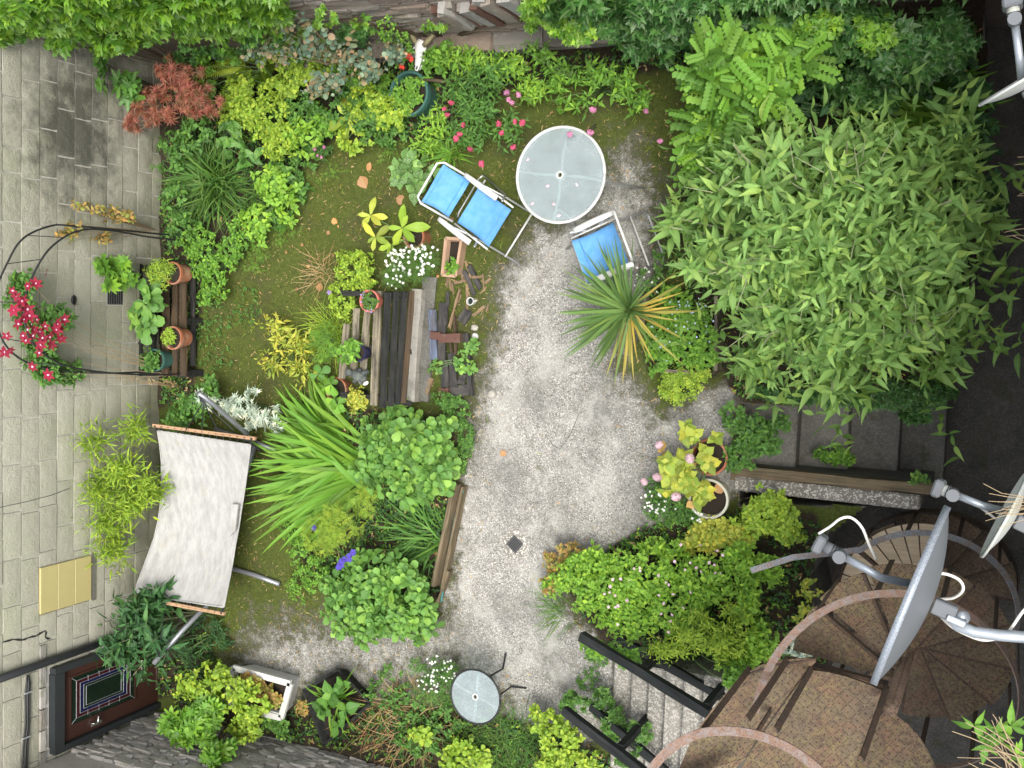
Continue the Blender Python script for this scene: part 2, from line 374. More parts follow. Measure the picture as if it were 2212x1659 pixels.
# ------------------------------------------------------------------ mesh helpers
def mesh_np(name, V, F, mat, uv=None, rnd=None, smooth=False):
    V = np.asarray(V, np.float32); me = bpy.data.meshes.new(name)
    if isinstance(F, np.ndarray) and F.ndim == 2:
        nf, k = F.shape
        me.vertices.add(len(V)); me.vertices.foreach_set('co', V.ravel())
        me.loops.add(nf*k); me.loops.foreach_set('vertex_index', F.astype(np.int32).ravel())
        me.polygons.add(nf); me.polygons.foreach_set('loop_start', np.arange(0, nf*k, k, dtype=np.int32))
        if uv is not None:
            ul = me.uv_layers.new(name='UVMap'); ul.uv.foreach_set('vector', np.asarray(uv, np.float32)[F.ravel()].ravel())
        me.update(calc_edges=True)
    else:
        me.from_pydata(V.tolist(), [], [list(f) for f in F]); me.update()
    if rnd is not None:
        a = me.attributes.new('rnd', 'FLOAT', 'POINT'); a.data.foreach_set('value', np.asarray(rnd, np.float32))
    if smooth: me.polygons.foreach_set('use_smooth', np.ones(len(me.polygons), bool))
    me.materials.append(mat); return me
def link(name, data, parent=None, loc=None, mat4=None):
    o = bpy.data.objects.new(name, data); COL.objects.link(o)
    if parent is not None: o.parent = parent
    if loc is not None: o.location = [float(x) for x in loc]
    if mat4 is not None: o.matrix_basis = mat4
    return o
def tag(o, label=None, cat=None, group=None, kind=None):
    if label: o['label'] = label
    if cat: o['category'] = cat
    if group: o['group'] = group
    if kind: o['kind'] = kind
    return o
def thing(name, label, cat, loc, group=None):
    return tag(link(name, None, loc=loc), label, cat, group)
def rel(p, root):
    return np.asarray(p, float) - (np.array(root.location) if root is not None else 0.)

class G:
    def __init__(s): s.V = []; s.F = []
    def add(s, V, F):
        o = len(s.V); s.V += [tuple(map(float, v)) for v in V]; s.F += [tuple(i+o for i in f) for f in F]; return s
    def box(s, c, size, rot=None, bev=0.):
        x, y, z = [q/2 for q in size]
        if bev > 0:
            b = min(bev, x*.45, y*.45, z*.45); V = []; F = []
            for sz in (-1, 1):
                for (zz, ins) in (((z-b)*1., 0), (z, b)) if sz > 0 else ((-z, b), (-(z-b), 0)):
                    i = ins
                    V += [(-x+b+i*0, -y+i, zz), (x-b, -y+i, zz), (x-i, -y+b, zz), (x-i, y-b, zz), (x-b, y-i, zz), (-x+b, y-i, zz), (-x+i, y-b, zz), (-x+i, -y+b, zz)]
            for k in range(3):
                for j in range(8): F.append((k*8+j, k*8+(j+1) % 8, (k+1)*8+(j+1) % 8, (k+1)*8+j))
            F.append(tuple(range(7, -1, -1))); F.append(tuple(range(24, 32)))
        else:
            V = [(a, b, d) for d in (-z, z) for b in (-y, y) for a in (-x, x)]
            F = [(0, 2, 3, 1), (4, 5, 7, 6), (0, 1, 5, 4), (2, 6, 7, 3), (0, 4, 6, 2), (1, 3, 7, 5)]
        V = np.array(V)
        if rot is not None: V = V @ np.array(rot).T
        return s.add(V + np.asarray(c), F)
    def tube(s, path, r, n=8, caps=True, flat=None):
        P = np.asarray(path, float); k = len(P); rr = np.full(k, r) if np.isscalar(r) else np.asarray(r, float)
        T = np.zeros_like(P); T[1:-1] = P[2:]-P[:-2]; T[0] = P[1]-P[0]; T[-1] = P[-1]-P[-2]; T = nrm(T)
        up = np.array([0, 0, 1.]) if abs(T[0][2]) < .9 else np.array([1., 0, 0]); V = []; F = []
        a = nrm(np.cross(up, T[0]))
        for i in range(k):
            a = nrm(a - T[i]*np.dot(a, T[i])); b = np.cross(T[i], a)
            for j in range(n):
                t = 2*math.pi*(j+.5)/n
                if flat: V.append(P[i] + a*flat[0]*np.sign(round(math.cos(t), 3))*.5 + b*flat[1]*np.sign(round(math.sin(t), 3))*.5)
                else: V.append(P[i] + rr[i]*(a*math.cos(t)+b*math.sin(t)))
        for i in range(k-1):
            for j in range(n): F.append((i*n+j, i*n+(j+1) % n, (i+1)*n+(j+1) % n, (i+1)*n+j))
        if caps: F.append(tuple(range(n-1, -1, -1))); F.append(tuple(range((k-1)*n, k*n)))
        return s.add(V, F)
    def prism(s, poly, z0, z1):
        P = [np.asarray(p, float)[:2] for p in poly]; n = len(P)
        if sum(P[i][0]*P[(i+1) % n][1]-P[(i+1) % n][0]*P[i][1] for i in range(n)) < 0: P = P[::-1]
        V = [(p[0], p[1], z0) for p in P] + [(p[0], p[1], z1) for p in P]
        F = [tuple(range(n-1, -1, -1)), tuple(range(n, 2*n))] + [(i, (i+1) % n, n+(i+1) % n, n+i) for i in range(n)]
        return s.add(V, F)
    def lathe(s, c, prof, n=28):
        V = []; F = []; k = len(prof)
        for r, z in prof:
            for j in range(n): V.append((r*math.cos(2*math.pi*j/n), r*math.sin(2*math.pi*j/n), z))
        for i in range(k-1):
            for j in range(n): F.append((i*n+j, i*n+(j+1) % n, (i+1)*n+(j+1) % n, (i+1)*n+j))
        return s.add(np.array(V)+np.asarray(c), F)
    def blob(s, c, r, rot=None, n=10, k=7, jit=0.):
        V = [(0, 0, -1.)]; F = []
        for i in range(1, k):
            t = math.pi*i/k
            for j in range(n): V.append((math.sin(t)*math.cos(2*math.pi*j/n), math.sin(t)*math.sin(2*math.pi*j/n), -math.cos(t)))
        V.append((0, 0, 1.)); e = len(V)-1
        for j in range(n): F.append((0, 1+(j+1) % n, 1+j)); F.append((e, e-n+j, e-n+(j+1) % n))
        for i in range(k-2):
            for j in range(n): F.append((1+i*n+j, 1+i*n+(j+1) % n, 1+(i+1)*n+(j+1) % n, 1+(i+1)*n+j))
        V = np.array(V)*np.asarray(r)
        if jit: V *= 1+rng.normal(0, jit, (len(V), 1))
        if rot is not None: V = V @ np.array(rot).T
        return s.add(V+np.asarray(c), F)
    def build(s, name, mat, parent=None, origin=None, smooth=False):
        V = np.array(s.V)
        if parent is not None: o0 = np.array(parent.matrix_basis.translation) if parent.parent is None else np.array(parent.parent.matrix_basis.translation)+np.array(parent.matrix_basis.translation)
        elif origin is not None: o0 = np.asarray(origin, float)
        else: o0 = np.array([(V[:, 0].min()+V[:, 0].max())/2, (V[:, 1].min()+V[:, 1].max())/2, V[:, 2].min()])
        me = mesh_np(name, V-o0, s.F, mat, smooth=smooth)
        return link(name, me, parent, None if parent is not None else o0)
def frame(dx, up=(0, 0, 1)):
    X = nrm(np.asarray(dx, float)); U = np.asarray(up, float)
    if abs(np.dot(X, U)) > .98: U = np.array([0, 1., 0])
    Y = nrm(np.cross(U, X)); Z = np.cross(X, Y)
    return np.stack([X, Y, Z], 1)
def plank(name, p0, p1, wd, th, mat, parent=None, rough=.004, up=(0, 0, 1), seg=6, bow=0., split=0.):
    """sawn board from p0 to p1, slightly uneven, its own local x along the grain"""
    p0 = np.asarray(p0, float); p1 = np.asarray(p1, float); ln = np.linalg.norm(p1-p0); B = frame(p1-p0, up)
    V = []; F = []
    for i in range(seg+1):
        x = ln*(i/seg-.5); e = (i in (0, seg))
        for (a, b) in ((-1, -1), (1, -1), (1, 1), (-1, 1)):
            V.append((x + (rng.normal(0, split) if e and split else 0), a*wd/2+rng.normal(0, rough), b*th/2+rng.normal(0, rough*.4)+bow*math.sin(math.pi*i/seg)))
    for i in range(seg):
        for j in range(4): F.append((i*4+j, i*4+(j+1) % 4, (i+1)*4+(j+1) % 4, (i+1)*4+j))
    F.append((3, 2, 1, 0)); F.append(tuple(seg*4+j for j in range(4)))
    V = np.array(V); V[:, 0] *= 1
    me = mesh_np(name, V, F, mat)
    m4 = Matrix(np.block([[B, (((p0+p1)/2) - (np.array(parent.location) if parent else 0)).reshape(3, 1)], [np.zeros((1, 3)), np.ones((1, 1))]]).tolist())
    return link(name, me, parent, mat4=m4)

# ------------------------------------------------------------------ leaf templates: verts, triangles, uv; x along the midrib, unit length
def T_leaf(prof, fold=.25, droop=.25, wave=0., ts=None):
    n = len(prof); ts = ts or [(i+1)/(n+1) for i in range(n)]
    V = [(0, 0, 0)]; uv = [(0, .5)]
    for i, (t, w_) in enumerate(zip(ts, prof)):
        zc = -droop*t*t; wv = wave*(-1)**i
        V += [(t, w_, zc+fold*w_+wv*w_), (t, 0, zc), (t, -w_, zc+fold*w_-wv*w_)]; uv += [(t, 1), (t, .5), (t, 0)]
    V.append((1, 0, -droop)); uv.append((1, .5)); e = len(V)-1
    F = [(0, 2, 1), (0, 3, 2)]
    for i in range(n-1):
        a = 1+3*i; b = a+3
        for q in (0, 1): F += [(a+q, a+q+1, b+q+1), (a+q, b+q+1, b+q)]
    a = 1+3*(n-1); F += [(a, a+1, e), (a+1, a+2, e)]
    return np.array(V, float), np.array(F), np.array(uv, float)
def T_lobed(pts, cup=.12, droop=.15, off=.0):
    """pts: list of (angle deg, radius) for one side from the tip to the base"""
    full = [(a, r) for a, r in pts] + [(-a, r) for a, r in pts[::-1] if a not in (0, 180)]
    V = [(off, 0, 0)]; uv = [(0.5, .5)]
    mx = max(r for _, r in pts)
    for a, r in full:
        x = off+r*math.cos(R(a)); y = r*math.sin(R(a))
        V.append((x, y, cup*(r/mx)*(.5 if r < mx*.7 else -.6)-droop*max(x, 0)**2)); uv.append((.5+.5*x, .5+.5*y if abs(a) > 4 else .5))
    n = len(full); F = [(0, 1+(i+1) % n, 1+i) for i in range(n)]
    return np.array(V), np.array(F)[:, ::-1], np.array(uv)
def T_join(parts):
    V = []; F = []; U = []; o = 0
    for v, f, u in parts: V.append(v); F.append(f+o); U.append(u); o += len(v)
    return np.concatenate(V), np.concatenate(F), np.concatenate(U)
def T_move(t, p, dx, up=(0, 0, 1), s=1., ws=1.):
    B = frame(dx, up); v = t[0]*np.array([s, s*ws, s]); return v @ B.T + np.asarray(p), t[1], t[2]
rhomb = T_leaf([.32], .1, .1); rhomb2 = T_leaf([.26, .30], .15, .2)
TP = {}
TP['ovate'] = [T_leaf([.22, .30, .20], .3, d) for d in (.1, .3, .5)]
TP['broad'] = [T_leaf([.26, .40, .34, .16], f_, d, .05) for f_, d in ((.15, .15), (.3, .3), (.1, .45))]
TP['obov'] = [T_leaf([.10, .22, .36, .30], f_, d, .04, [.2, .42, .68, .88]) for f_, d in ((.2, .15), (.35, .25), (.1, .35))]
TP['lance'] = [T_leaf([.12, .155, .125, .06], .38, d, .06) for d in (.12, .35, .6)]
TP['narrow'] = [T_leaf([.07, .085, .05], .6, d) for d in (.1, .4, .7)]
TP['loquat'] = [T_leaf([.07, .14, .19, .19, .11], .25, d, .12, [.12, .32, .52, .72, .88]) for d in (.1, .3)]
TP['round'] = [T_leaf([.34, .44, .34], f_, d, 0, [.2, .5, .8]) for f_, d in ((.1, .05), (.2, .2))]
TP['heart'] = [T_lobed([(0, 1.), (28, .62), (60, .52), (100, .50), (140, .50), (165, .32)], .1, .25, .1)]
TP['ivy'] = [T_lobed([(0, .95), (22, .50), (48, .72), (75, .42), (105, .55), (150, .30)], c, d, .1) for c, d in ((.15, .1), (.05, .3), (.25, .2))]
TP['syc'] = [T_lobed([(0, .95), (12, .72), (22, .46), (38, .80), (50, .78), (62, .42), (85, .66), (98, .60), (130, .40), (165, .25)], c, d, .12) for c, d in ((.12, .15), (.2, .3))]
TP['maple'] = [T_lobed([(0, 1.), (9, .45), (20, .20), (35, .92), (44, .42), (55, .18), (70, .78), (80, .36), (95, .15), (112, .55), (150, .12)], c, d, .05) for c, d in ((.1, .15), (.2, .35))]
TP['pala'] = TP['syc']
TP['silver'] = [T_lobed([(0, 1.), (8, .60), (14, .30), (28, .72), (40, .45), (52, .22), (75, .5), (120, .15)], .15, d, .0) for d in (.1, .3)]
def pinn(k, ll, wfac=1., droop=.25, taper=True, tmpl=None, ang=70):
    parts = []
    for i in range(k):
        t = .12+.86*i/k; s_ = ll*((1-.75*abs(t-.3)) if taper else 1.)
        for sd_ in (-1, 1):
            parts.append(T_move(tmpl or rhomb, (t, 0, -droop*t*t), (math.cos(R(ang)), sd_*math.sin(R(ang)), -.15), s=s_, ws=wfac))
    parts.append(T_move(tmpl or rhomb, (.96, 0, -droop*.92), (1, 0, -.3), s=ll*.7, ws=wfac))
    st = T_leaf([.006, .006, .005], 0, droop); parts.append(st)
    return T_join(parts)
TP['pinnate'] = [pinn(7, .24, 1.25, d, False, rhomb2) for d in (.15, .35)]
TP['fern'] = [pinn(20, .22, .55, d, True, rhomb, 78) for d in (.35, .6)]
TP['feather'] = [pinn(6, .35, .28, d, True, rhomb, 50) for d in (.1, .3)]
TP['cutleaf'] = [T_join([T_move(TP['narrow'][0], (0, 0, 0), (math.cos(R(a)), math.sin(R(a)), .1), s=s_, ws=2.2) for a, s_ in ((0, 1.), (28, .85), (-28, .85), (58, .7), (-58, .7))])]
def T_blade(droop, wd, n=7, fold=.5, curl=1.):
    ang0 = 0.; V = []; uv = []; x = z = 0.; a = 0.
    for i in range(n+1):
        t = i/n; w_ = wd*(.55+.9*t)*(1-t)**.6 if t > .0 else wd*.5
        w_ = wd*min(1., .6+1.6*t)*(1-t**2.2) + .0008
        nx, nz = -math.sin(a), math.cos(a)
        V += [(x+nx*fold*w_, w_, z+nz*fold*w_), (x, 0, z), (x+nx*fold*w_, -w_, z+nz*fold*w_)]
        uv += [(t, 1), (t, .5), (t, 0)]
        a -= droop*curl*(.3+1.4*t)/n; x += math.cos(a)/n; z += math.sin(a)/n
    F = []
    for i in range(n):
        p = 3*i
        for q in (0, 1): F += [(p+q, p+q+1, p+q+4), (p+q, p+q+4, p+q+3)]
    return np.array(V), np.array(F), np.array(uv)
TP['blade'] = [T_blade(d, .022) for d in (.3, .7, 1.1, 1.6)]
TP['bladew'] = [T_blade(d, .034) for d in (.25, .55, .9, 1.3)]
TP['sword'] = [T_blade(d, .024, 5, .35) for d in (.0, .12, .3)]
TP['hair'] = [T_blade(d, .009, 5, .2) for d in (.3, .9, 1.5)]
TP['tuft'] = [T_join([T_move(T_leaf([.10], .2, .3), (rng.uniform(-.2, .2), rng.uniform(-.2, .2), 0), (math.cos(a), math.sin(a), rng.uniform(.2, 1.2)), s=rng.uniform(.5, 1.)) for a in np.linspace(0, 6.28, 6)[:-1]+rng.uniform(0, 1)]) for _ in range(4)]
TP['mini'] = [T_join([T_move(rhomb, (.45*rng.normal(0, .5), .45*rng.normal(0, .5), rng.uniform(0, .5)), (math.cos(a), math.sin(a), rng.uniform(-.2, .5)), s=rng.uniform(.35, .55)) for a in rng.uniform(0, 6.28, 9)]) for _ in range(4)]
def T_star(k, prof, up=.3, s=1.):
    return T_join([T_move(T_leaf(prof, .15, .25), (0, 0, 0), (math.cos(6.283*i/k), math.sin(6.283*i/k), up), s=s) for i in range(k)])
TP['star'] = [T_star(6, [.18, .26, .16], .15), T_star(5, [.18, .27, .16], .35)]
TP['daisy'] = [T_star(7, [.2, .24], .15)]
TP['five'] = [T_star(5, [.3, .36], .2)]
def T_pom(n, flat=1., s=.45):
    parts = []
    for i in range(n):
        z = 1-(i+.5)/n*1.25; a = i*2.399963; r_ = math.sqrt(max(0, 1-z*z)); d = np.array([r_*math.cos(a), r_*math.sin(a), z*flat])
        parts.append(T_move(T_star(4, [.34], .25, s), d*.62, (1, 0, 0) if abs(d[0]) < .9 else (0, 1, 0), up=nrm(d)))
    return T_join(parts)
TP['pom'] = [T_pom(14, .6, .5), T_pom(11, .5, .55)]
TP['mop'] = [T_pom(26, .75, .36)]
TP['stick'] = None

_tm = {}
def tmesh(kind, var, mat, name):
    k = (kind, var, mat.name)
    if k not in _tm:
        v, f, u = TP[kind][var]; _tm[k] = mesh_np(name, v, f, mat, uv=u, smooth=True)
    return _tm[k]
def place(root, kind, P, X, Z, S, mat, parts=0, part_name='leaf', stuff_name='foliage', wfac=None, score=None, rest=True):
    """leaves at P along X with normals Z; the highest `parts` of them become objects, the rest one mesh"""
    P = np.asarray(P, float); N = len(P)
    if N == 0: return
    S = np.broadcast_to(np.asarray(S, float), (N,)); X = nrm(np.asarray(X, float)); Z = np.asarray(Z, float)
    Y = nrm(np.cross(Z, X)); Z = np.cross(X, Y)
    B = np.stack([X*S[:, None], Y*S[:, None], Z*S[:, None]], 2)       # columns
    L0 = np.array(root.location); nv = len(TP[kind]); var = rng.integers(0, nv, N)
    sc_ = P[:, 2]+rng.normal(0, .03, N) if score is None else score
    order = np.argsort(-sc_); isp = np.zeros(N, bool); isp[order[:parts]] = True
    for i in np.nonzero(isp)[0]:
        m4 = np.eye(4); m4[:3, :3] = B[i]; m4[:3, 3] = P[i]-L0
        link(part_name, tmesh(kind, int(var[i]), mat, part_name), root, mat4=Matrix(m4.tolist()))
    if not rest: return
    VV, FF, UU, RR = [], [], [], []; o = 0
    for k in range(nv):
        idx = np.nonzero((var == k) & ~isp)[0]
        if not len(idx): continue
        v, f, u = TP[kind][k]
        vv = np.einsum('nij,mj->nmi', B[idx], v)+(P[idx]-L0)[:, None, :]
        m = len(v); VV.append(vv.reshape(-1, 3)); FF.append((f[None]+(np.arange(len(idx))*m)[:, None, None]).reshape(-1, 3)+o)
        UU.append(np.tile(u, (len(idx), 1))); RR.append(np.repeat(rng.random(len(idx)), m)); o += m*len(idx)
    if VV:
        me = mesh_np(stuff_name, np.concatenate(VV), np.concatenate(FF), mat, np.concatenate(UU), np.concatenate(RR), True)
        ob = link(stuff_name, me, root)
        ob['kind'] = 'stuff'
        return ob
def front(P):
    """keep growth in front of the three garden walls"""
    E = np.array([0, 0, H]); n = len(P)
    for ax, lim, sg in ((0, -DW+.05, -1), (1, 2.52, 1), (1, -5.04, -1)):
        l_ = lim-sg*rng.uniform(.0, .16, n); bad = (P[:, ax]*sg > l_*sg)
        k = np.where(bad, l_/np.where(np.abs(P[:, ax]) < 1e-6, 1e-6, P[:, ax]), 1.); P = E+(P-E)*k[:, None]
    return P
def blob_points(blobs, n, shell=.55, top=True):
    """random points and outward normals through the upper part of ellipsoids (u,v,ru,rv in frame pixels, zc, rz in metres)"""
    wts = np.array([b[2]*b[3] for b in blobs]); wts = wts/wts.sum(); P = []; Nn = []
    for b, q in zip(blobs, rng.multinomial(n, wts)):
        u, v, ru, rv, zc, rz = b; c = at(u, v, zc); s = mpp(u, v, zc)
        d = nrm(rng.normal(0, 1, (q, 3)))
        if top: d[:, 2] = np.where(d[:, 2] < -.25, -d[:, 2], d[:, 2])
        rad = rng.uniform(shell, 1., (q, 1))**.7
        lump = 1+.26*np.sin(d[:, :1]*5+u)*np.cos(d[:, 1:2]*6+v)
        rr = np.array([ru*s, rv*s, rz]); P.append(c+d*rad*lump*rr); Nn.append(nrm(d/rr))
    return front(np.concatenate(P)), np.concatenate(Nn)
def sprigs(P, A, m, ln, b0=25, b1=85, gap=.12, opp=False, jit=.25, shrink=.45):
    """m leaves round each shoot tip P with axis A"""
    K = len(P); A = nrm(A); h = np.where(np.abs(A[:, 2:3]) < .9, np.array([[0, 0, 1.]]), np.array([[1., 0, 0]]))
    E1 = nrm(np.cross(h, A)); E2 = np.cross(A, E1); ph0 = rng.uniform(0, 6.283, K); O = [[], [], [], []]
    for i in range(m):
        t = i/max(m-1, 1)
        ph = ph0+(i*2.39996 if not opp else (i//2)*1.5708+(i % 2)*math.pi)+rng.normal(0, jit, K)
        be = R(b0)+(R(b1)-R(b0))*t+rng.normal(0, jit*.7, K)
        r_ = E1*np.cos(ph)[:, None]+E2*np.sin(ph)[:, None]
        X = A*np.cos(be)[:, None]+r_*np.sin(be)[:, None]; Z = A*np.sin(be)[:, None]-r_*np.cos(be)[:, None]
        Z = Z+rng.normal(0, jit*.6, (K, 3)); lev = (i//2)*2 if opp else i
        O[0].append(P-A*(lev*gap*ln)); O[1].append(X); O[2].append(Z); O[3].append(ln*(shrink+(1-shrink)*min(1, t*1.6))*rng.uniform(.75, 1.2, K))
    return [np.concatenate(o) for o in O]
def stems(root, base, tips, r0, r1, mat, name='stem', sag=.12, nn=5, n=4):
    g = G(); b = np.asarray(base, float)
    for i, t in enumerate(np.asarray(tips, float)):
        s0 = b if b.ndim == 1 else b[i]
        path = [s0+(t-s0)*q+np.array([0, 0, 1.])*sag*np.linalg.norm(t-s0)*math.sin(q*math.pi) for q in np.linspace(0, 1, nn)]
        g.tube(path, np.linspace(r0, r1, nn), n)
    g2 = g.build(name, mat, root); g2['kind'] = 'stuff'; return g2
def up_mix(N, k=.6, jit=.2):
    return nrm(N*(1-k)+np.array([0, 0, 1.])*k+rng.normal(0, jit, N.shape))
def shrub(name, label, blobs, n, kind, ln, mat, m=7, cat='plant', parts=40, base=None, up=.6, b0=42, b1=92, gap=.12, opp=False, jit=.25, shell=.55,
          stem='greenstem', nstem=10, r0=.008, group=None, sz0=0.):
    u0 = np.mean([b[0] for b in blobs]); v0 = np.mean([b[1] for b in blobs])
    if base is None: zz = np.mean([b[4] for b in blobs]); p = at(u0, v0, zz); base = np.array([p[0], p[1], sz0])
    ln *= 1.16; n = max(1, int(n*.9))
    root = thing(name, label, cat, base, group)
    P, N = blob_points(blobs, n, shell)
    P[:, 2] = np.maximum(P[:, 2], base[2]+.01)
    A = up_mix(N, up)
    o = sprigs(P, A, m, ln, b0, b1, gap, opp, jit)
    o[0][:, 2] = np.maximum(o[0][:, 2], base[2]+.008)
    place(root, kind, *o, L[mat], parts)
    if nstem:
        k = min(nstem, len(P)); idx = rng.permutation(len(P))[:k]
        stems(root, base, P[idx]-A[idx]*.01, r0, r0*.35, M[stem])
    return root
def flowers(root, pts, kind, s, mat, up=.7, name='flower', stemlen=0.):
    P = np.asarray(pts, float); k = len(P)
    Z = up_mix(np.tile(np.array([[.2, 0, 1.]]), (k, 1)), up, .35)
    a = rng.uniform(0, 6.28, k); X = np.stack([np.cos(a), np.sin(a), np.zeros(k)], 1); X = nrm(X-Z*np.sum(X*Z, 1, keepdims=True))
    place(root, kind, P, X, Z, s*rng.uniform(.8, 1.2, k), L[mat], parts=k, part_name=name)
    if stemlen:
        g = G()
        for p in P: g.tube([p-np.array([rng.normal(0, .03), rng.normal(0, .03), stemlen]), p-np.array([0, 0, stemlen*.5]), p], .0022, 4)
        g.build('flower_stem', M['greenstem'], root)
def clump(name, label, u, v, n, kind, ln, mat, az=(0, 360), tilt=(15, 70), z=0., parts=60, spread=.06, cat='plant', group=None, lnvar=.3, base=None, root=None):
    b = at(u, v, z) if base is None else np.asarray(base, float)
    root = root or thing(name, label, cat, b, group)
    a = np.radians(rng.uniform(az[0], az[1], n)); t = np.radians(rng.uniform(tilt[0], tilt[1], n))
    X = np.stack([np.cos(a)*np.sin(t), np.sin(a)*np.sin(t), np.cos(t)], 1)
    r_ = np.stack([np.cos(a), np.sin(a), np.zeros(n)], 1); Z = np.array([0, 0, 1.])*np.sin(t)[:, None]-r_*np.cos(t)[:, None]
    P = b+np.stack([rng.normal(0, spread, n), rng.normal(0, spread, n), np.zeros(n)], 1)+r_*spread*.5
    S = ln*rng.uniform(1-lnvar, 1+lnvar*.5, n)
    place(root, kind, P, X, Z+rng.normal(0, .12, (n, 3)), S, L[mat], parts, part_name='blade' if kind in ('blade', 'bladew', 'sword', 'hair') else ('frond' if kind == 'fern' else 'leaf'), score=S*np.sin(t)+rng.normal(0, .1, n))
    return root
def rosette(root, u, v, z, n, kind, ln, mat, b0=60, b1=95, parts=99, jit=.15, axis=(0, 0, 1)):
    o = sprigs(np.array([at(u, v, z)]), np.array([axis], float), n, ln, b0, b1, .02, False, jit, .7)
    place(root, kind, *o, L[mat], parts)
def pot(name, label, u, v, z0, r, h, mat, cat='pot', taper=.75, soil=True, group=None, rim=.012):
    c = at(u, v, z0+h); c[2] = z0
    t = thing(name, label, cat, c, group)
    g = G().lathe((0, 0, 0), [(r*taper*.2, 0), (r*taper, 0), (r*.96, h*.82), (r*1.05, h*.83), (r*1.05, h), (r*.93, h), (r*.88, h*.84), (r*.86, h*.8)])
    g.V = [tuple(np.array(q)+c) for q in g.V]
    g.build('pot_body', mat, t, smooth=False)
    s = G().lathe(c, [(.001, h*.83), (r*.45, h*.84), (r*.87, h*.82)], 20); s.build('soil', M['soil'], t)
    return t, c+np.array([0, 0, h])

# ================================================================== the setting
def proj(p):
    c = MC.T @ (np.asarray(p, float)-np.array([0, 0, H])); return 1106+FPX*c[0]/-c[2], 829.5-FPX*c[1]/-c[2]
def inpoly(X, Y, poly):
    r_ = np.zeros(X.shape, bool); n = len(poly)
    for i in range(n):
        (x0, y0), (x1, y1) = poly[i], poly[(i+1) % n]
        if y0 == y1: continue
        c = ((y0 > Y) != (y1 > Y)) & (X < (x1-x0)*(Y-y0)/(y1-y0)+x0); r_ ^= c
    return r_
def pdist(X, Y, poly):
    d = np.full(X.shape, 1e9); n = len(poly)
    for i in range(n):
        a = np.array(poly[i]); b = np.array(poly[(i+1) % n]); ab = b-a
        t = np.clip(((X-a[0])*ab[0]+(Y-a[1])*ab[1])/max(ab@ab, 1e-9), 0, 1)
        d = np.minimum(d, np.hypot(X-a[0]-t*ab[0], Y-a[1]-t*ab[1]))
    return d
def pxpoly(l, z=0.): return [tuple(at(u, v, z)[:2]) for u, v in l]
def sdist(X, Y, poly): return np.where(inpoly(X, Y, poly), 1, -1)*pdist(X, Y, poly)

YT, YB, ZC = 2.58, -5.08, -1.05
# ground at court level, out to the horizon
g = G(); g.add([(-90, -90, ZC), (90, -90, ZC), (90, 90, ZC), (-90, 90, ZC)], [(0, 1, 2, 3)])
tag(g.build('lower_court_ground', M['court']), 'dark concrete court below the garden steps', kind='structure')
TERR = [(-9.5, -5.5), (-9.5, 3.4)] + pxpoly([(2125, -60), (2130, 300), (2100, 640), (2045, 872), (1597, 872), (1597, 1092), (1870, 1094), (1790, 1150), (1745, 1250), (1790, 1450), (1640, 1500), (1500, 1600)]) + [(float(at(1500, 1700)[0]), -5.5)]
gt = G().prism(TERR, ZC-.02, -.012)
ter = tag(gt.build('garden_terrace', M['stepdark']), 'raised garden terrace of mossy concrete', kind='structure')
# fine top sheet with moss / concrete / soil masks
PATIO = pxpoly([(1105, 600), (1170, 520), (1290, 480), (1330, 400), (1390, 500), (1390, 640), (1300, 790), (1370, 870), (1420, 940), (1420, 1080), (1395, 1180), (1190, 1230), (1210, 1340), (1330, 1440), (1320, 1560), (1130, 1600), (1095, 1470), (1000, 1430), (985, 1330), (1005, 1060), (1040, 960), (1050, 880), (1095, 740)])
PATIO2 = pxpoly([(1400, 930), (1520, 850), (1592, 830), (1592, 1060), (1400, 1090)])
PATCHY = pxpoly([(560, 1370), (760, 1360), (980, 1330), (1010, 1440), (980, 1480), (700, 1500), (520, 1470)])
PATCHY2 = pxpoly([(1290, 400), (1360, 330), (1420, 430), (1400, 560), (1330, 540)])
BEDS = [pxpoly(b) for b in ([(300, 60), (1500, 60), (1480, 150), (1130, 180), (930, 300), (720, 300), (600, 430), (520, 560), (440, 640), (420, 860), (300, 900)],
        [(650, 870), (985, 900), (985, 1060), (955, 1290), (760, 1320), (650, 1200), (600, 1000)], [(1500, 130), (2200, -80), (2110, 880), (1590, 870), (1560, 800), (1470, 500)],
        [(1210, 1250), (1380, 1140), (1590, 1100), (1770, 1110), (1800, 1470), (1560, 1560), (1330, 1430)], [(380, 1490), (700, 1530), (1000, 1530), (1150, 1560), (1420, 1680), (1400, 1800), (380, 1800)],
        [(190, 1250), (400, 1250), (470, 1420), (420, 1500), (190, 1520)], [(1390, 620), (1560, 620), (1570, 810), (1400, 800)])]
st = .04; xs = np.arange(-9.3, .2, st); ys = np.arange(-5.4, 3.2, st)
GX, GY = np.meshgrid(xs, ys, indexing='ij')
conc = np.clip(.56+sdist(GX, GY, PATIO)/.85, 0, 1)
conc = np.maximum(conc, np.clip(.5+sdist(GX, GY, PATIO2)/.4, 0, 1))
conc = np.maximum(conc, np.clip(.45+sdist(GX, GY, PATCHY)/1.6, 0, .58)); conc = np.maximum(conc, np.clip(.45+sdist(GX, GY, PATCHY2)/1.2, 0, .58))
bed = np.zeros_like(conc)
for b in BEDS: bed = np.maximum(bed, np.clip(.5+sdist(GX, GY, b)/.3, 0, 1))
nx, ny = GX.shape
GZ = (1-conc)*(.008+.006*np.sin(GX*9+2*np.sin(GY*5))*np.cos(GY*8)+.004*rng.random(GX.shape)) + bed*.02*(1+np.sin(GX*7)*np.sin(GY*6)) + .002*rng.random(GX.shape)
idx = np.arange(nx*ny).reshape(nx, ny)
ok = inpoly(GX[:-1, :-1]+st/2, GY[:-1, :-1]+st/2, TERR)
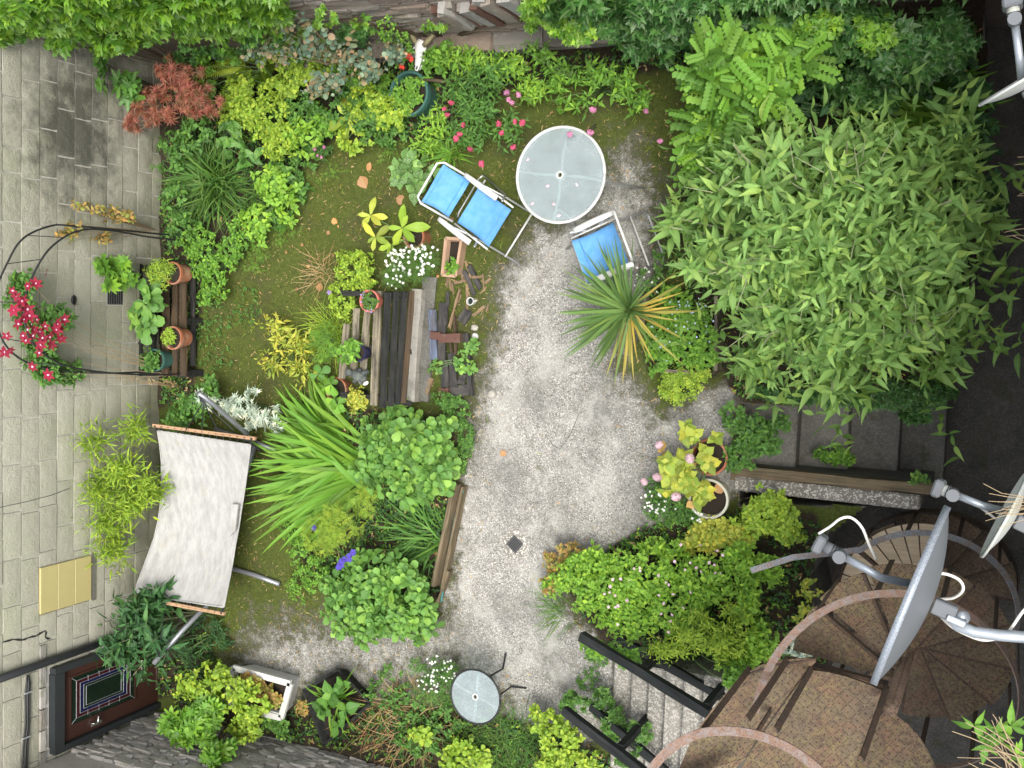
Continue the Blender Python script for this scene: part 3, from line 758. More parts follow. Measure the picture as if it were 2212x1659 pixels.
Fq = np.stack([idx[:-1, :-1][ok], idx[1:, :-1][ok], idx[1:, 1:][ok], idx[:-1, 1:][ok]], 1)
me = mesh_np('ground_surface', np.stack([GX.ravel(), GY.ravel(), GZ.ravel()], 1), Fq, M['ground'], smooth=True)
for nm, arr in (('conc', conc), ('bed', bed)):
    a = me.attributes.new(nm, 'FLOAT', 'POINT'); a.data.foreach_set('value', arr.ravel().astype(np.float32))
ter_s = link('terrace_ground', me); tag(ter_s, 'patio of pale aggregate concrete overgrown by olive moss', kind='structure')

# moss cushions and blades growing on the slab
def moss():
    n = 150000; X = rng.uniform(-9., -.6, n); Y = rng.uniform(-5., 2.6, n)
    iu = np.clip(((X+9.3)/st).astype(int), 0, nx-1); iv = np.clip(((Y+5.4)/st).astype(int), 0, ny-1)
    c = conc[iu, iv]; b = bed[iu, iv]
    lump = .5+.5*np.sin(X*3.1+1.7*np.sin(Y*2.3))*np.cos(Y*3.7+1.3*np.sin(X*4.1))
    pr = np.clip(1.05-c*1.6, 0, 1)*np.clip(1-b*1.1, .06, 1)*(.25+.75*lump)
    k = (rng.random(n) < pr) & inpoly(X, Y, TERR)
    X, Y = X[k], Y[k]; n = len(X)
    root = tag(link('moss', None, loc=(0, 0, 0)), 'olive green moss carpeting the damp slab', 'moss', kind='stuff')
    a = rng.uniform(0, 6.28, n); Xd = np.stack([np.cos(a), np.sin(a), rng.uniform(-.1, .2, n)], 1)
    Z = np.tile([[0, 0, 1.]], (n, 1))+rng.normal(0, .2, (n, 3))
    place(root, 'tuft', np.stack([X, Y, np.full(n, .002)], 1), Xd, Z, rng.uniform(.014, .042, n), L['moss'], 0, stuff_name='moss_tufts')
moss()
def litter():
    n = 9500; X = rng.uniform(-8.8, -2., n); Y = rng.uniform(-4.6, 2.3, n)
    iu = np.clip(((X+9.3)/st).astype(int), 0, nx-1); iv = np.clip(((Y+5.4)/st).astype(int), 0, ny-1)
    k = (rng.random(n) < np.clip(1.15-conc[iu, iv]*1.1, .05, 1)); X, Y = X[k], Y[k]; n = len(X); a = rng.uniform(0, 6.28, n)
    root = tag(link('plant_litter', None, loc=(0, 0, 0)), 'fine pale dead stalks and flecks strewn over the moss', 'litter', kind='stuff')
    place(root, 'narrow', np.stack([X, Y, rng.uniform(.012, .03, n)], 1), np.stack([np.cos(a), np.sin(a), rng.normal(0, .12, n)], 1), np.tile([[0, 0, 1.]], (n, 1)), rng.uniform(.012, .05, n)*rng.uniform(.5, 1.6, n), L['straw'], 0, stuff_name='stalks')
litter()
def moss_grass():
    n = 5200; X = rng.uniform(-8.8, -2., n); Y = rng.uniform(-4.6, 2.3, n)
    iu = np.clip(((X+9.3)/st).astype(int), 0, nx-1); iv = np.clip(((Y+5.4)/st).astype(int), 0, ny-1)
    cl_ = .5+.5*np.sin(X*5.3+2*np.sin(Y*4.1))*np.cos(Y*6.1+X)
    k = (rng.random(n) < np.clip(1.-conc[iu, iv]*1.25, .02, 1)*cl_); X, Y = X[k], Y[k]; n = len(X); a = rng.uniform(0, 6.28, n); t_ = rng.uniform(.5, 1.3, n)
    root = tag(link('moss_grass', None, loc=(0, 0, 0)), 'wispy short grass sprouting through the moss', 'grass', kind='stuff')
    for mt in ('sedge', 'lime'):
        q = rng.random(n) < .5
        place(root, 'blade', np.stack([X, Y, np.full(n, .0)], 1)[q], np.stack([np.cos(a)*np.sin(t_), np.sin(a)*np.sin(t_), np.cos(t_)], 1)[q], (np.stack([-np.cos(a), -np.sin(a), np.full(n, .6)], 1))[q], rng.uniform(.04, .11, n)[q], L[mt], 0, stuff_name='grass_blades')
moss_grass()

# ---- block wall on the left, every block its own piece
BH, BL, GAP = .225, .49, .016
pj = onwall(130, 1606); DY0 = float(pj[1]); DY1 = float(onwall(123, 1453)[1]); DZ1 = float(onwall(131, 1500)[2]); DZ0 = -.32
YW0, YW1 = YB-.3, YT+.3
wall = thing('block_wall', 'pale concrete block wall with black algae stain along the left side', 'wall', (-DW, -1.2, 0))
G().box((-DW-.115, (YW0+YW1)/2, 1.35), (.19, YW1-YW0, 3.3)).build('mortar_bed', M['mortarlight'], wall)
bmesh_v = []
for k in range(6):
    g = G(); nyy, nzz = 6, 3; V = []; F = []
    for i in range(nyy+1):
        for j in range(nzz+1):
            yy = (i/nyy-.5)*(BL-GAP); zz = (j/nzz-.5)*(BH-GAP); edge = i in (0, nyy) or j in (0, nzz)
            V.append((rng.normal(.0, .0005)-(.004 if edge else 0), yy+(rng.normal(0, .002) if edge else 0), zz+(rng.normal(0, .0022) if edge else 0)))
    for i in range(nyy):
        for j in range(nzz):
            a = i*(nzz+1)+j; F.append((a, a+nzz+1, a+nzz+2, a+1))
    ring = [i*(nzz+1) for i in range(nyy+1)]+[nyy*(nzz+1)+j for j in range(1, nzz+1)]+[i*(nzz+1)+nzz for i in range(nyy-1, -1, -1)]+[j for j in range(nzz-1, 0, -1)]
    o = len(V); V += [(V[r_][0]-.03, V[r_][1], V[r_][2]) for r_ in ring]; m_ = len(ring)
    F += [(ring[(q+1) % m_], ring[q], o+q, o+(q+1) % m_) for q in range(m_)]
    bmesh_v.append(mesh_np('block', V, F, M['block'], smooth=False))
YPA, YPB = float(onwall(140, 1312)[1]), float(onwall(140, 1212)[1]); ZPA, ZPB = float(onwall(195, 1260)[2]), float(onwall(85, 1260)[2])
YV0, YV1 = float(onwall(250, 659)[1]), float(onwall(250, 628)[1]); ZV0, ZV1 = float(onwall(267, 640)[2]), float(onwall(233, 640)[2])
Z00 = .16
def block(yc, zc, ysc, zsc, x=0.):
    m4 = Matrix.Translation((x, yc+1.2, zc)) @ Matrix.Diagonal((1, ysc, zsc, 1)); link('block', bmesh_v[random.randrange(6)], wall, mat4=m4)
holes = [(DY0-.10, DY1+.07, -1, DZ1+.16), (YPA, YPB, ZPA, ZPB), (YV0, YV1, ZV0, ZV1)]
for k in range(-1, 13):
    zc = Z00+(k+.5)*BH
    off = (k % 2)*.5*BL+rng.normal(0, .02)+.1
    yb = YW0+off-BL
    while yb < YW1:
        y0, y1 = yb, yb+BL*(1 if rng.random() > .06 else .5); yb = y1
        segs = [(y0, y1)]
        for (a, b, c, d) in holes:
            if zc > c-.02 and zc < d+.02:
                ns = []
                for (p, q) in segs:
                    if q <= a or p >= b: ns.append((p, q))
                    else:
                        if p < a: ns.append((p, a))
                        if q > b: ns.append((b, q))
                segs = ns
        # narrow brick band over the door instead of a block course
        for (p, q) in segs:
            if q-p < .05: continue
            block((p+q)/2, zc, ((q-p)-GAP)/(BL-GAP), 1., rng.normal(0, .003))
for i in range(9):       # thin bricks over the door head
    y_ = DY1+.25-i*.235; z_ = DZ1+.16+.085
    if y_ < YW0: break
    plank('brick', (-DW+.004, y_+.11, z_), (-DW+.004, y_-.11, z_), .065, .03, M['slatebrown'] if i in (3, 5) else M['slategrey'], wall, .002, up=(1, 0, 0), seg=2)
# zigzag settlement crack: black tubes on the face in place of a shaded gap
gk = G(); pts = [(6, 1387), (28, 1381), (48, 1383), (60, 1378), (78, 1374), (97, 1362), (97, 1376), (108, 1380)]
for a, b in zip(pts[:-1], pts[1:]):
    p, q = onwall(*a), onwall(*b); gk.tube([p+[.001, 0, 0], (p+q)/2+[.001, rng.normal(0, .006), rng.normal(0, .006)], q+[.001, 0, 0]], [.006, .013, .007], 5)
gk.build('crack', M['blackplastic'], wall)
gv = G()
for i in range(7):
    gv.box((-DW-.01, (YV0+YV1)/2, ZV0+(i+.5)*(ZV1-ZV0)/7), (.02, YV1-YV0-.01, .008))
vt = tag(gv.build('air_vent', M['blackplastic']), 'small square black air vent in the block wall', 'vent')
hp = onwall(158, 648); g = G().lathe((0, 0, 0), [(.001, .0), (.032, 0), (.038, .012), (.026, .022), (.022, .006), (.001, .004)], 16)
g.V = [(q[2]+hp[0], q[0]*1.4+hp[1], q[1]+hp[2]) for q in g.V]
tag(g.build('dark_hole_ring', M['blackmetal']), 'small dark oval outlet on the block wall beside the clematis', 'hole')  # raised black ring standing in for a dark oval hole
# yellow glazed panel
yp = thing('glazed_panel', 'yellow glazed panel set into the block wall above the hammock', 'panel', (-DW, (YPA+YPB)/2, ZPA))
for i in range(3):
    z0 = ZPA+i*(ZPB-ZPA)/3; G().box((-DW+.004, (YPA+YPB)/2, z0+(ZPB-ZPA)/6), (.03, YPB-YPA-.012, (ZPB-ZPA)/3-.004), bev=.003).build('pane', M['yellowpanel'], yp)
G().box((-DW-.003, (YPA+YPB)/2, ZPA-.045), (.03, YPB-YPA+.03, .055)).build('sill', M['mortar'], yp)

# ---- drainpipe, cables, door
dp = onwall(105, 1424); ydp = float(dp[1])
pipe = thing('drainpipe', 'black downpipe running up the block wall beside the door', 'pipe', (-DW+.06, ydp, 0))
G().tube([(-DW+.06, ydp, -.2), (-DW+.06, ydp, 3.)], .042, 16).build('pipe_run', M['blackplastic'], pipe, smooth=True)
for z_ in (.45, 2.4): G().lathe((-DW+.06, ydp, z_), [(.046, 0), (.05, .005), (.05, .05), (.046, .055)], 16).build('pipe_clip', M['blackplastic'], pipe)
cb = thing('cable_bundle', 'bundle of black cables tied along the block wall above the door', 'cable', onwall(58, 1460))
for j in range(3):
    path = [onwall(u, v)+np.array([.015+.006*(j % 2), 0, 0]) for u, v in ((57+1*j, 1458), (55+4*j, 1475), (52+5*j, 1500), (53+4*j, 1560), (47+5*j, 1620), (46+5*j, 1660), (44+5*j, 1700))]
    G().tube(path, .009, 6).build('cable', M['blackplastic'], cb, smooth=True)
for u, v in ((57, 1495), (53, 1592)):
    p = onwall(u, v); G().box(p+np.array([.02, 0, 0]), (.03, .012, .085)).build('cable_tie', M['lead'], cb)

door = thing('door', 'dark brown door with leaded stained glass in the block wall', 'door', (-DW, (DY0+DY1)/2, DZ0))
dyc, dw = (DY0+DY1)/2, DY1-DY0; xd = -DW-.004
G().box((xd, dyc, (DZ0+DZ1)/2), (.045, dw, DZ1-DZ0), bev=.004).build('door_leaf', M['doorred'], door)
for s_ in (-1, 1): G().box((xd+.02, dyc+s_*(dw/2+.04), (DZ0+DZ1)/2+.03), (.11, .07, DZ1-DZ0+.2)).build('door_jamb', M['darkframe'], door)
G().box((xd+.02, dyc, DZ1+.075), (.115, dw+.008, .13)).build('door_head', M['darkframe'], door)
G().box((xd+.026, dyc, DZ1-.004), (.02, dw*.95, .008)).build('weather_strip', M['lead'], door)
gz1, gz0 = float(onwall(150, 1500)[2]), float(onwall(287, 1450)[2]); gy0, gy1 = DY0+.17, DY1-.11
gw = gy1-gy0; gh = gz1-gz0; xg = xd+.026
wn = G().box((xg-.002, (gy0+gy1)/2, (gz0+gz1)/2), (.012, gw, gh)).build('leaded_window', M['glassgreen'], door)
def rect_ring(i0, i1, mat, nm, th):
    for s_ in (-1, 1):
        G().box((xg+.005, (gy0+gy1)/2+s_*(gw/2-(i0+i1)/2), (gz0+gz1)/2), (th, i1-i0, gh-2*i0*1.35)).build(nm, mat, wn)
        G().box((xg+.0055, (gy0+gy1)/2, (gz0+gz1)/2+s_*(gh/2-(i0+i1)/2*1.35)), (th, gw-2*i1, (i1-i0)*1.1)).build(nm, mat, wn)
rect_ring(.055, .088, M['glassred'], 'red_border', .004); rect_ring(.094, .125, M['glassblue'], 'blue_border', .004)
for q in (.052, .091, .128, .155): rect_ring(q-.0014, q+.0014, M['lead'], 'lead_strip', .009)
for z_ in (.25, .42, .58, .75):
    for s_ in (-1, 1): G().box((xg+.006, (gy0+gy1)/2+s_*(gw/2-.07), gz0+gh*z_), (.007, .066, .003)).build('lead_strip', M['lead'], wn)
for s_, t_ in ((-1, 1), (1, 1), (-1, -1), (1, -1)):
    a = np.array([xg+.006, (gy0+gy1)/2+s_*gw/2, (gz0+gz1)/2+t_*gh/2]); G().tube([a, a+np.array([0, -s_*.054, -t_*.072])], .003, 5).build('lead_strip', M['lead'], wn)
for s_ in (-1, 1): G().box((xg+.002, (gy0+gy1)/2+s_*(gw/2+.012), (gz0+gz1)/2), (.018, .02, gh+.04)).build('glazing_bead', M['doorred'], door)
for s_ in (-1, 1): G().box((xg+.003, (gy0+gy1)/2, (gz0+gz1)/2+s_*(gh/2+.012)), (.018, gw, .02)).build('glazing_bead', M['doorred'], door)
hnd = onwall(205, 1554); hb = G().box((xd+.03, DY0+.065, hnd[2]), (.014, .045, .16), bev=.005).build('handle_plate', M['chrome'], door)
G().tube([(xd+.035, DY0+.065, hnd[2]+.03), (xd+.085, DY0+.065, hnd[2]+.03), (xd+.09, DY0+.17, hnd[2]+.03)], .011, 8).build('handle', M['chrome'], hb, smooth=True)
lz = float(onwall(306, 1440)[2]); G().box((xd+.027, dyc+.05, lz), (.014, .27, .055), bev=.004).build('letter_flap', M['chrome'], door)
G().box((xd+.02, dyc, DZ0+.22), (.018, dw*.6, .3), bev=.006).build('lower_panel', M['doorred'], door)

# ---- slate walls: thin irregular stones on a rough core
def stone_meshes(mat, k=8, jit=.12):
    out = []
    for _ in range(k):
        g = G().box((0, 0, 0), (1, 1, 1), bev=.09); V = np.array(g.V)
        V[:, 0] += rng.normal(0, jit*.35, len(V)); V[:, 2] += rng.normal(0, jit, len(V)); V[:, 1] += rng.normal(0, jit*.6, len(V))
        out.append(mesh_np('stone', V, g.F, mat))
    return out
def slate_wall(name, label, x0, x1, yf, sgn, zt, mat, vis, hs, ls, maxn):
    t = thing(name, label, 'wall', ((x0+x1)/2, yf, 0))
    G().box(((x0+x1)/2, yf-sgn*.26, zt/2-.5), (x1-x0, .46, zt+1.)).build('wall_core', mat, t)
    ms = stone_meshes(mat); z = -.02; cnt = 0
    while z < zt:
        h = rng.uniform(*hs); x = x0+rng.uniform(0, .2)
        while x < x1:
            l_ = rng.uniform(*ls); xc = x+l_/2; x += l_+.004
            u, v = proj((xc, yf, z+h/2))
            if not vis(u, v) or cnt >= maxn: continue
            cnt += 1; B = Matrix.Rotation(rng.normal(0, .02), 4, 'Y') @ Matrix.Diagonal((l_*.97, rng.uniform(.07, .12), h*.88, 1))
            link('stone', ms[rng.integers(0, 8)], t, mat4=Matrix.Translation((xc-(x0+x1)/2, -sgn*.035+rng.normal(0, .007), z+h/2)) @ B)
        z += h
    return t
tw = slate_wall('slate_wall', 'tall brown slate wall with broken end behind the flower bed', -9.1, .7, YT, -1, 2.9, M['slatebrown'],
           lambda u, v: 590 < u < 1230 and -25 < v < 130, (.030, .065), (.16, .55), 300)
bw = slate_wall('grey_slate_wall', 'grey slate wall rising from beside the brown door', -9.1, float(at(1000, 1650)[0]), YB, 1, 2.6, M['slategrey'],
           lambda u, v: 60 < u < 980 and v < 1690, (.045, .085), (.10, .30), 300)
# broken brick and stone heads at the wall's step
xa, xb = float(at(1035, 60)[0]), float(at(1190, 60)[0])
for i in range(15):
    q = (i+.5)/15; h = rng.uniform(.25, .5); x_ = xa+(xb-xa)*q+.25
    zz = .86+rng.uniform(-.05, .08); yy = YT-.03-rng.uniform(0, .05)
    plank('stone', (x_, yy, zz), (x_+rng.normal(0, .01), yy, zz+h+.2), rng.uniform(.06, .11), .1, [M['brick'], M['slatebrown'], M['slategrey'], M['slatebrown']][i % 4], tw, .01, up=(0, 1, 0), seg=3)
# stepped ledge of slabs at the wall's foot
led = thing('slate_ledge', 'low mossy ledge of slate slabs along the foot of the slate wall', 'ledge', (float(at(1090, 120)[0]), YT-.12, 0))
xl0, xl1 = float(at(640, 120)[0]), float(at(1490, 120)[0]); yl = YT-.06; zl = .34
G().box(((xl0+xl1)/2, yl-.02, zl/2-.05), (xl1-xl0, .14, zl+.05)).build('ledge_core', M['slategrey'], led)
x = xl0
while x < xl1:
    l_ = rng.uniform(.22, .55); g = G().box((x+l_/2, yl-.03+rng.normal(0, .012), zl+.025+rng.normal(0, .008)), (l_*.985, .20, .05), bev=.008)
    g.V = [(a+rng.normal(0, .006), b+rng.normal(0, .012), c+rng.normal(0, .003)) for a, b, c in g.V]
    g.build('slab', M['slatebrown'], led); x += l_
hw = tag(G().box((.9, -1.5, 1.9), (.3, 11, 6.2)).build('unseen_house_wall', M['housewall']), 'unseen rendered house wall at the window side, kept low for light', kind='structure')  # out of view; added for its shading, top lowered to let light in

# ---- dark steps down to the court
steps = thing('garden_steps', 'flight of dark concrete steps going down beside the bushy bank', 'steps', at(1820, 950, ZC))
ed = [1600, 1720, 1832, 1943, 2042]
for i in range(4):
    z_ = -.21*(i+1); xa = float(at(ed[i], 950, z_)[0])-.25; xb = float(at(ed[i+1], 950, z_)[0])
    y1 = float(at(1800, 858, z_)[1]); y0 = float(at(1800, 1026, z_)[1])
    g = G().box(((xa+xb)/2, (y0+y1)/2, (z_+ZC-.05)/2), (xb-xa, y1-y0, z_-ZC+.05), bev=.012)
    g.V = [(a+rng.normal(0, .004), b, c+rng.normal(0, .002)) for a, b, c in g.V]
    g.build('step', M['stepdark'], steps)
sw = thing('steps_side_wall', 'low concrete wall with pebbly top beside the dark steps', 'wall', at(1790, 1060, ZC))
y0 = float(at(1800, 1082, 0)[1]); y1 = float(at(1800, 1050, 0)[1]); xa, xb = float(at(1585, 1060, 0)[0]), float(at(1990, 1060, 0)[0])
G().box(((xa+xb)/2, (y0+y1)/2, ZC/2-.0), (xb-xa, y1-y0, -ZC+.04), bev=.015).build('wall_body', M['aggr'], sw)
plank('wall_coping', (xa, y1+.055, .0), (xb+.1, y1+.055, .0), .10, .07, M['sleeper'], sw, .006)
G().box(((xa+xb)/2, y1+.055, ZC/2-.04), (xb-xa+.1, .09, -ZC-.06)).build('wall_face', M['stepdark'], sw)
G().box((float(at(1597, 950, 0)[0])-.03, float(at(1597, 950)[1]), -.02), (.06, .75, .07), bev=.006).build('step_edging', M['sleeper'], steps)

# ---- grey steps up to the spiral stair with black timber rails
gs = thing('grey_steps', 'pale grey concrete steps rising between two black timber rails', 'steps', at(1400, 1560, 0))
ue = [1322, 1360, 1396, 1433, 1474, 1516, 1560]
for i in range(6):
    z_ = .11*(i+1); xa = float(at(ue[i], 1560, z_)[0]); xb = float(at(ue[i+1], 1560, z_)[0])+.12
    g = G().box(((xa+xb)/2, float(at(1400, 1560, z_)[1]), z_/2-.2), (xb-xa, 1.05, z_+.4), bev=.01); g.V = [(a+rng.normal(0, .003), b, c+rng.normal(0, .002)) for a, b, c in g.V]
    g.build('step', M['stepgrey'], gs)
def railing(label, a0, a1, b0, b1, za, zb, posts):
    t = thing('timber_railing', label, 'railing', at(a0[0], a0[1], 0), 'black timber railings by the grey steps')
    A, B = at(*a0, za), at(*a1, zb); t.location = (A[0], A[1], 0)
    plank('rail', A, B, .075, .07, M['railblack'], t, .003)
    C_, D_ = at(*b0, za-.55), at(*b1, zb-.55); plank('rail', C_, D_, .07, .05, M['railblack'], t, .003)
    for q in posts:
        p = A+(B-A)*q; plank('post', (p[0], p[1]+.02, -.05), (p[0], p[1]+.02, p[2]-.045), .06, .06, M['railblack'], t, .003)
railing('black timber handrail beside the bright green bush', (1256, 1374), (1531, 1541), (1330, 1375), (1562, 1507), .85, 1.25, (.5, .97))
railing('black timber handrail by the frame bottom, left of the grey steps', (1219, 1534), (1420, 1690), (1277, 1527), (1470, 1692), .85, 1.2, (.6,))
# ---- drain
dr = thing('drain', 'square iron drain grate set in pale cement', 'drain', at(1113, 1175))
p = at(1113, 1175)
g = G(); n_ = 22; ring = [(p[0]+(.13+rng.normal(0, .012))*math.cos(6.283*i/n_), p[1]+(.15+rng.normal(0, .012))*math.sin(6.283*i/n_)) for i in range(n_)]
g.prism(ring, -.01, .007).build('cement_collar', M['aggr'], dr)
rot = np.array(Matrix.Rotation(R(-38), 3, 'Z'))
for s_ in (-1, 1):
    G().box(p+rot@np.array([s_*.062, 0, .011]), (.012, .136, .012), rot).build('grate_frame', M['ironcast'], dr); G().box(p+rot@np.array([0, s_*.062, .011]), (.112, .012, .012), rot).build('grate_frame', M['ironcast'], dr)
for i in range(6): G().box(p+rot@np.array([-.047+i*.019, 0, .011]), (.009, .112, .009), rot).build('grate_bar', M['ironcast'], dr)
G().box(p+np.array([0, 0, .006]), (.112, .112, .004), rot).build('drain_hole', M['blackplastic'], dr)

for pl in ([(1207, 968), (1217, 958), (1232, 938), (1243, 905), (1252, 893), (1265, 885)], [(1207, 968), (1196, 962), (1186, 955), (1178, 940)]):
    P = [at(u+rng.normal(0, 1.5), v+rng.normal(0, 1.5), .001) for u, v in pl]; G().tube(P, [.0035]*len(P), 4).build('crack', M['blackplastic'], ter)
# low cover of mixed leaves over the soil of the beds
def cover():
    root = tag(link('groundcover', None, loc=(0, 0, 0)), 'mixed low leaves covering the soil of the beds', 'groundcover', kind='stuff')
    for mat, n, ln in (('mid', 9000, .042), ('dark', 9000, .05), ('bright', 5000, .036), ('lime', 2500, .03), ('straw', 1500, .04)):
        X = rng.uniform(-9.05, -.4, n*3); Y = rng.uniform(-5., 2.4, n*3); iu = np.clip(((X+9.3)/st).astype(int), 0, nx-1); iv = np.clip(((Y+5.4)/st).astype(int), 0, ny-1)
        k = (bed[iu, iv] > .55) & inpoly(X, Y, TERR) & (rng.random(n*3) < .5+.5*np.sin(X*2.7+ln*99)*np.sin(Y*3.1+ln*50)); X, Y = X[k], Y[k]; q = len(X)
        P = np.stack([X, Y, rng.uniform(.02, .10, q)], 1); A = nrm(np.array([0, 0, 1.])+rng.normal(0, .4, (q, 3)))
        place(root, 'ovate', *sprigs(P, A, 3, ln, 45, 95, .1), L[mat], 0, stuff_name='cover_leaves')
cover()

# ================================================================== spiral stair
def smooth(pts, n=6):
    P = np.array(pts); out = []
    for i in range(len(P)-1):
        p0, p1, p2, p3 = P[max(i-1, 0)], P[i], P[i+1], P[min(i+2, len(P)-1)]
        for t_ in np.linspace(0, 1, n, endpoint=False): out.append(.5*((2*p1)+(-p0+p2)*t_+(2*p0-5*p1+4*p2-p3)*t_**2+(-p0+3*p1-3*p2+p3)*t_**3))
    return out+[P[-1]]
def Zp(x, y): return 1371.5+.38*x, 1042.4+.38*y
def zat(x, y, z): return at(*Zp(x, y), z)
PX, PY, RT = -.545, -2.47, .725
TZ0, TA0, DA, DZ_ = 3.85, 84., 30., .175
def tz(ang): return TZ0+(ang-(TA0+15))/DA*DZ_           # tread height at a helix angle in degrees
spi = thing('spiral_staircase', 'rusty chequer-plate spiral staircase winding round a steel pole', 'staircase', (PX, PY, ZC))
G().tube([(PX, PY, ZC), (PX, PY, 2.7)], .048, 18).build('centre_pole', M['rustbar'] if False else M['rustdark'], spi, smooth=True)
def wedge(a0, a1, r0, r1, z, th, n=7):
    V = []; F = []
    for zz in (z-th, z):
        for i in range(n): a = R(a0+(a1-a0)*i/(n-1)); V.append((PX+r1*math.cos(a), PY+r1*math.sin(a), zz))
        for i in (n-1, 0): a = R(a0+(a1-a0)*i/(n-1)); V.append((PX+r0*math.cos(a), PY+r0*math.sin(a), zz))
    m = n+2; F = [tuple(range(m-1, -1, -1)), tuple(range(m, 2*m))]+[(i, (i+1) % m, m+(i+1) % m, m+i) for i in range(m)]
    return G().add(V, F)
for k in range(-9, -28, -1):
    a0 = TA0+DA*k; z = TZ0+DZ_*k
    if z < ZC+.1: break
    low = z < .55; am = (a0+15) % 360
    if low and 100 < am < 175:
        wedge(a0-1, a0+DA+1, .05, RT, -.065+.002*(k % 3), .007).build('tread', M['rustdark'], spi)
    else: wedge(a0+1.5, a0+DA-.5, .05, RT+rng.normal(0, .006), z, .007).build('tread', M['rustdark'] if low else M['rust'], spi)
    # angle bar under the front edge, and one post per tread
    for q in (a0+1,):
        a = R(q); d = np.array([math.cos(a), math.sin(a), 0]); c = np.array([PX, PY, 0])
        G().tube([c+d*.06+[0, 0, z-.035], c+d*(RT-.01)+[0, 0, z-.035]], .1, 4, flat=(.03, .055)).build('tread_bracket', M['rustbar'], spi)
    if 150 < am < 235 and abs(z) < .35: continue
    a = R(a0+16); p = np.array([PX+(RT+.012)*math.cos(a), PY+(RT+.012)*math.sin(a), 0]); B = np.array(Matrix.Rotation(a, 3, 'Z'))
    h_ = .95; G().box(p+[0, 0, z+h_/2-.03], (.010, .034, h_+.06), B).build('post', M['rustbar'], spi)
for q in range(8): wedge(86+q*11.5, 96.3+q*11.5, .16, .70, -.02-.004*(q % 2), .03).build('deck_board', M['timberpale'], spi)
def helix(a0, a1, extra=None, mat='rustrail'):
    n = int(abs(a1-a0)/6)+2; path = []
    if extra is not None: path += extra
    for i in range(n):
        a = a0+(a1-a0)*i/(n-1); path.append((PX+(RT+.012)*math.cos(R(a)), PY+(RT+.012)*math.sin(R(a)), tz(a)+.98))
    G().tube(path, .1, 4, flat=(.048, .009)).build('handrail', M[mat], spi)
helix(-180, -480)
# upper landing: plates, rail and posts
def plate(nm, pts, z, mat='rust', th=.008): G().prism([zat(x, y, z) for x, y in pts], z-th, z).build(nm, M[mat], spi)
ZL, HR = 2.78, 1.12
plate('landing_plate', [(985, 1065), (1100, 1078), (1200, 1103), (1320, 1145), (1420, 1190), (1360, 1340), (1290, 1490), (1225, 1640), (1150, 1800), (500, 1800), (640, 1560), (720, 1440), (860, 1240)], ZL)
plate('landing_plate', [(600, 1100), (720, 1035), (830, 1008), (930, 1000), (1030, 1000), (1028, 1022), (983, 1060), (858, 1236), (716, 1436), (630, 1560), (380, 1800), (200, 1750), (330, 1440), (430, 1300)], ZL-.02)
plate('tread', [(1430, 1290), (1490, 1325), (1560, 1380), (1620, 1450), (1670, 1530), (1720, 1640), (1760, 1850), (1100, 1850), (1225, 1640), (1330, 1400)], ZL-.19)
plate('tread', [(640, 1560), (380, 1800), (-100, 2100), (-100, 1950), (200, 1700)], ZL+.17)
arc = [(30, 1760), (60, 1690), (110, 1610), (200, 1515), (330, 1440), (450, 1413), (580, 1415), (720, 1442), (860, 1500), (960, 1562), (1040, 1628), (1120, 1710), (1190, 1800)]
G().tube(smooth([zat(x, y, ZL+HR) for x, y in arc]), .1, 4, flat=(.052, .010)).build('handrail', M['rustrail'], spi)
for x, y in ((640, 1072), (1000, 1065), (1420, 1195), (860, 1015)):
    p = zat(x, y, ZL); top = ZL+HR; G().box((p[0], p[1], (ZL+top)/2-.04), (.012, .036, HR+.06), np.array(Matrix.Rotation(R(40), 3, 'Z'))).build('post', M['rustbar'], spi)
for a, b in (((600, 1100), (1030, 1000)), ((985, 1065), (1420, 1190))): G().tube([zat(*a, ZL-.04), zat((a[0]+b[0])/2, (a[1]+b[1])/2-18, ZL-.04), zat(*b, ZL-.04)], .1, 4, flat=(.012, .06)).build('edge_angle', M['rustbar'], spi)
e0 = zat(660, 500, .98); e1 = zat(900, 425, .98)
helix(-592, -745, [e0, (e0+e1)/2, e1], 'greyrail')
# stringer plate between garden level and the lower treads
g = G()
for i in range(14):
    a = -545-i*13; g.V += [(PX+(RT+.03)*math.cos(R(a)), PY+(RT+.03)*math.sin(R(a)), tz(a)-.15), (PX+(RT+.03)*math.cos(R(a)), PY+(RT+.03)*math.sin(R(a)), tz(a)+.07)]
g.F = [(2*i, 2*i+2, 2*i+3, 2*i+1) for i in range(13)]; g.build('stringer', M['rustdark'], spi)

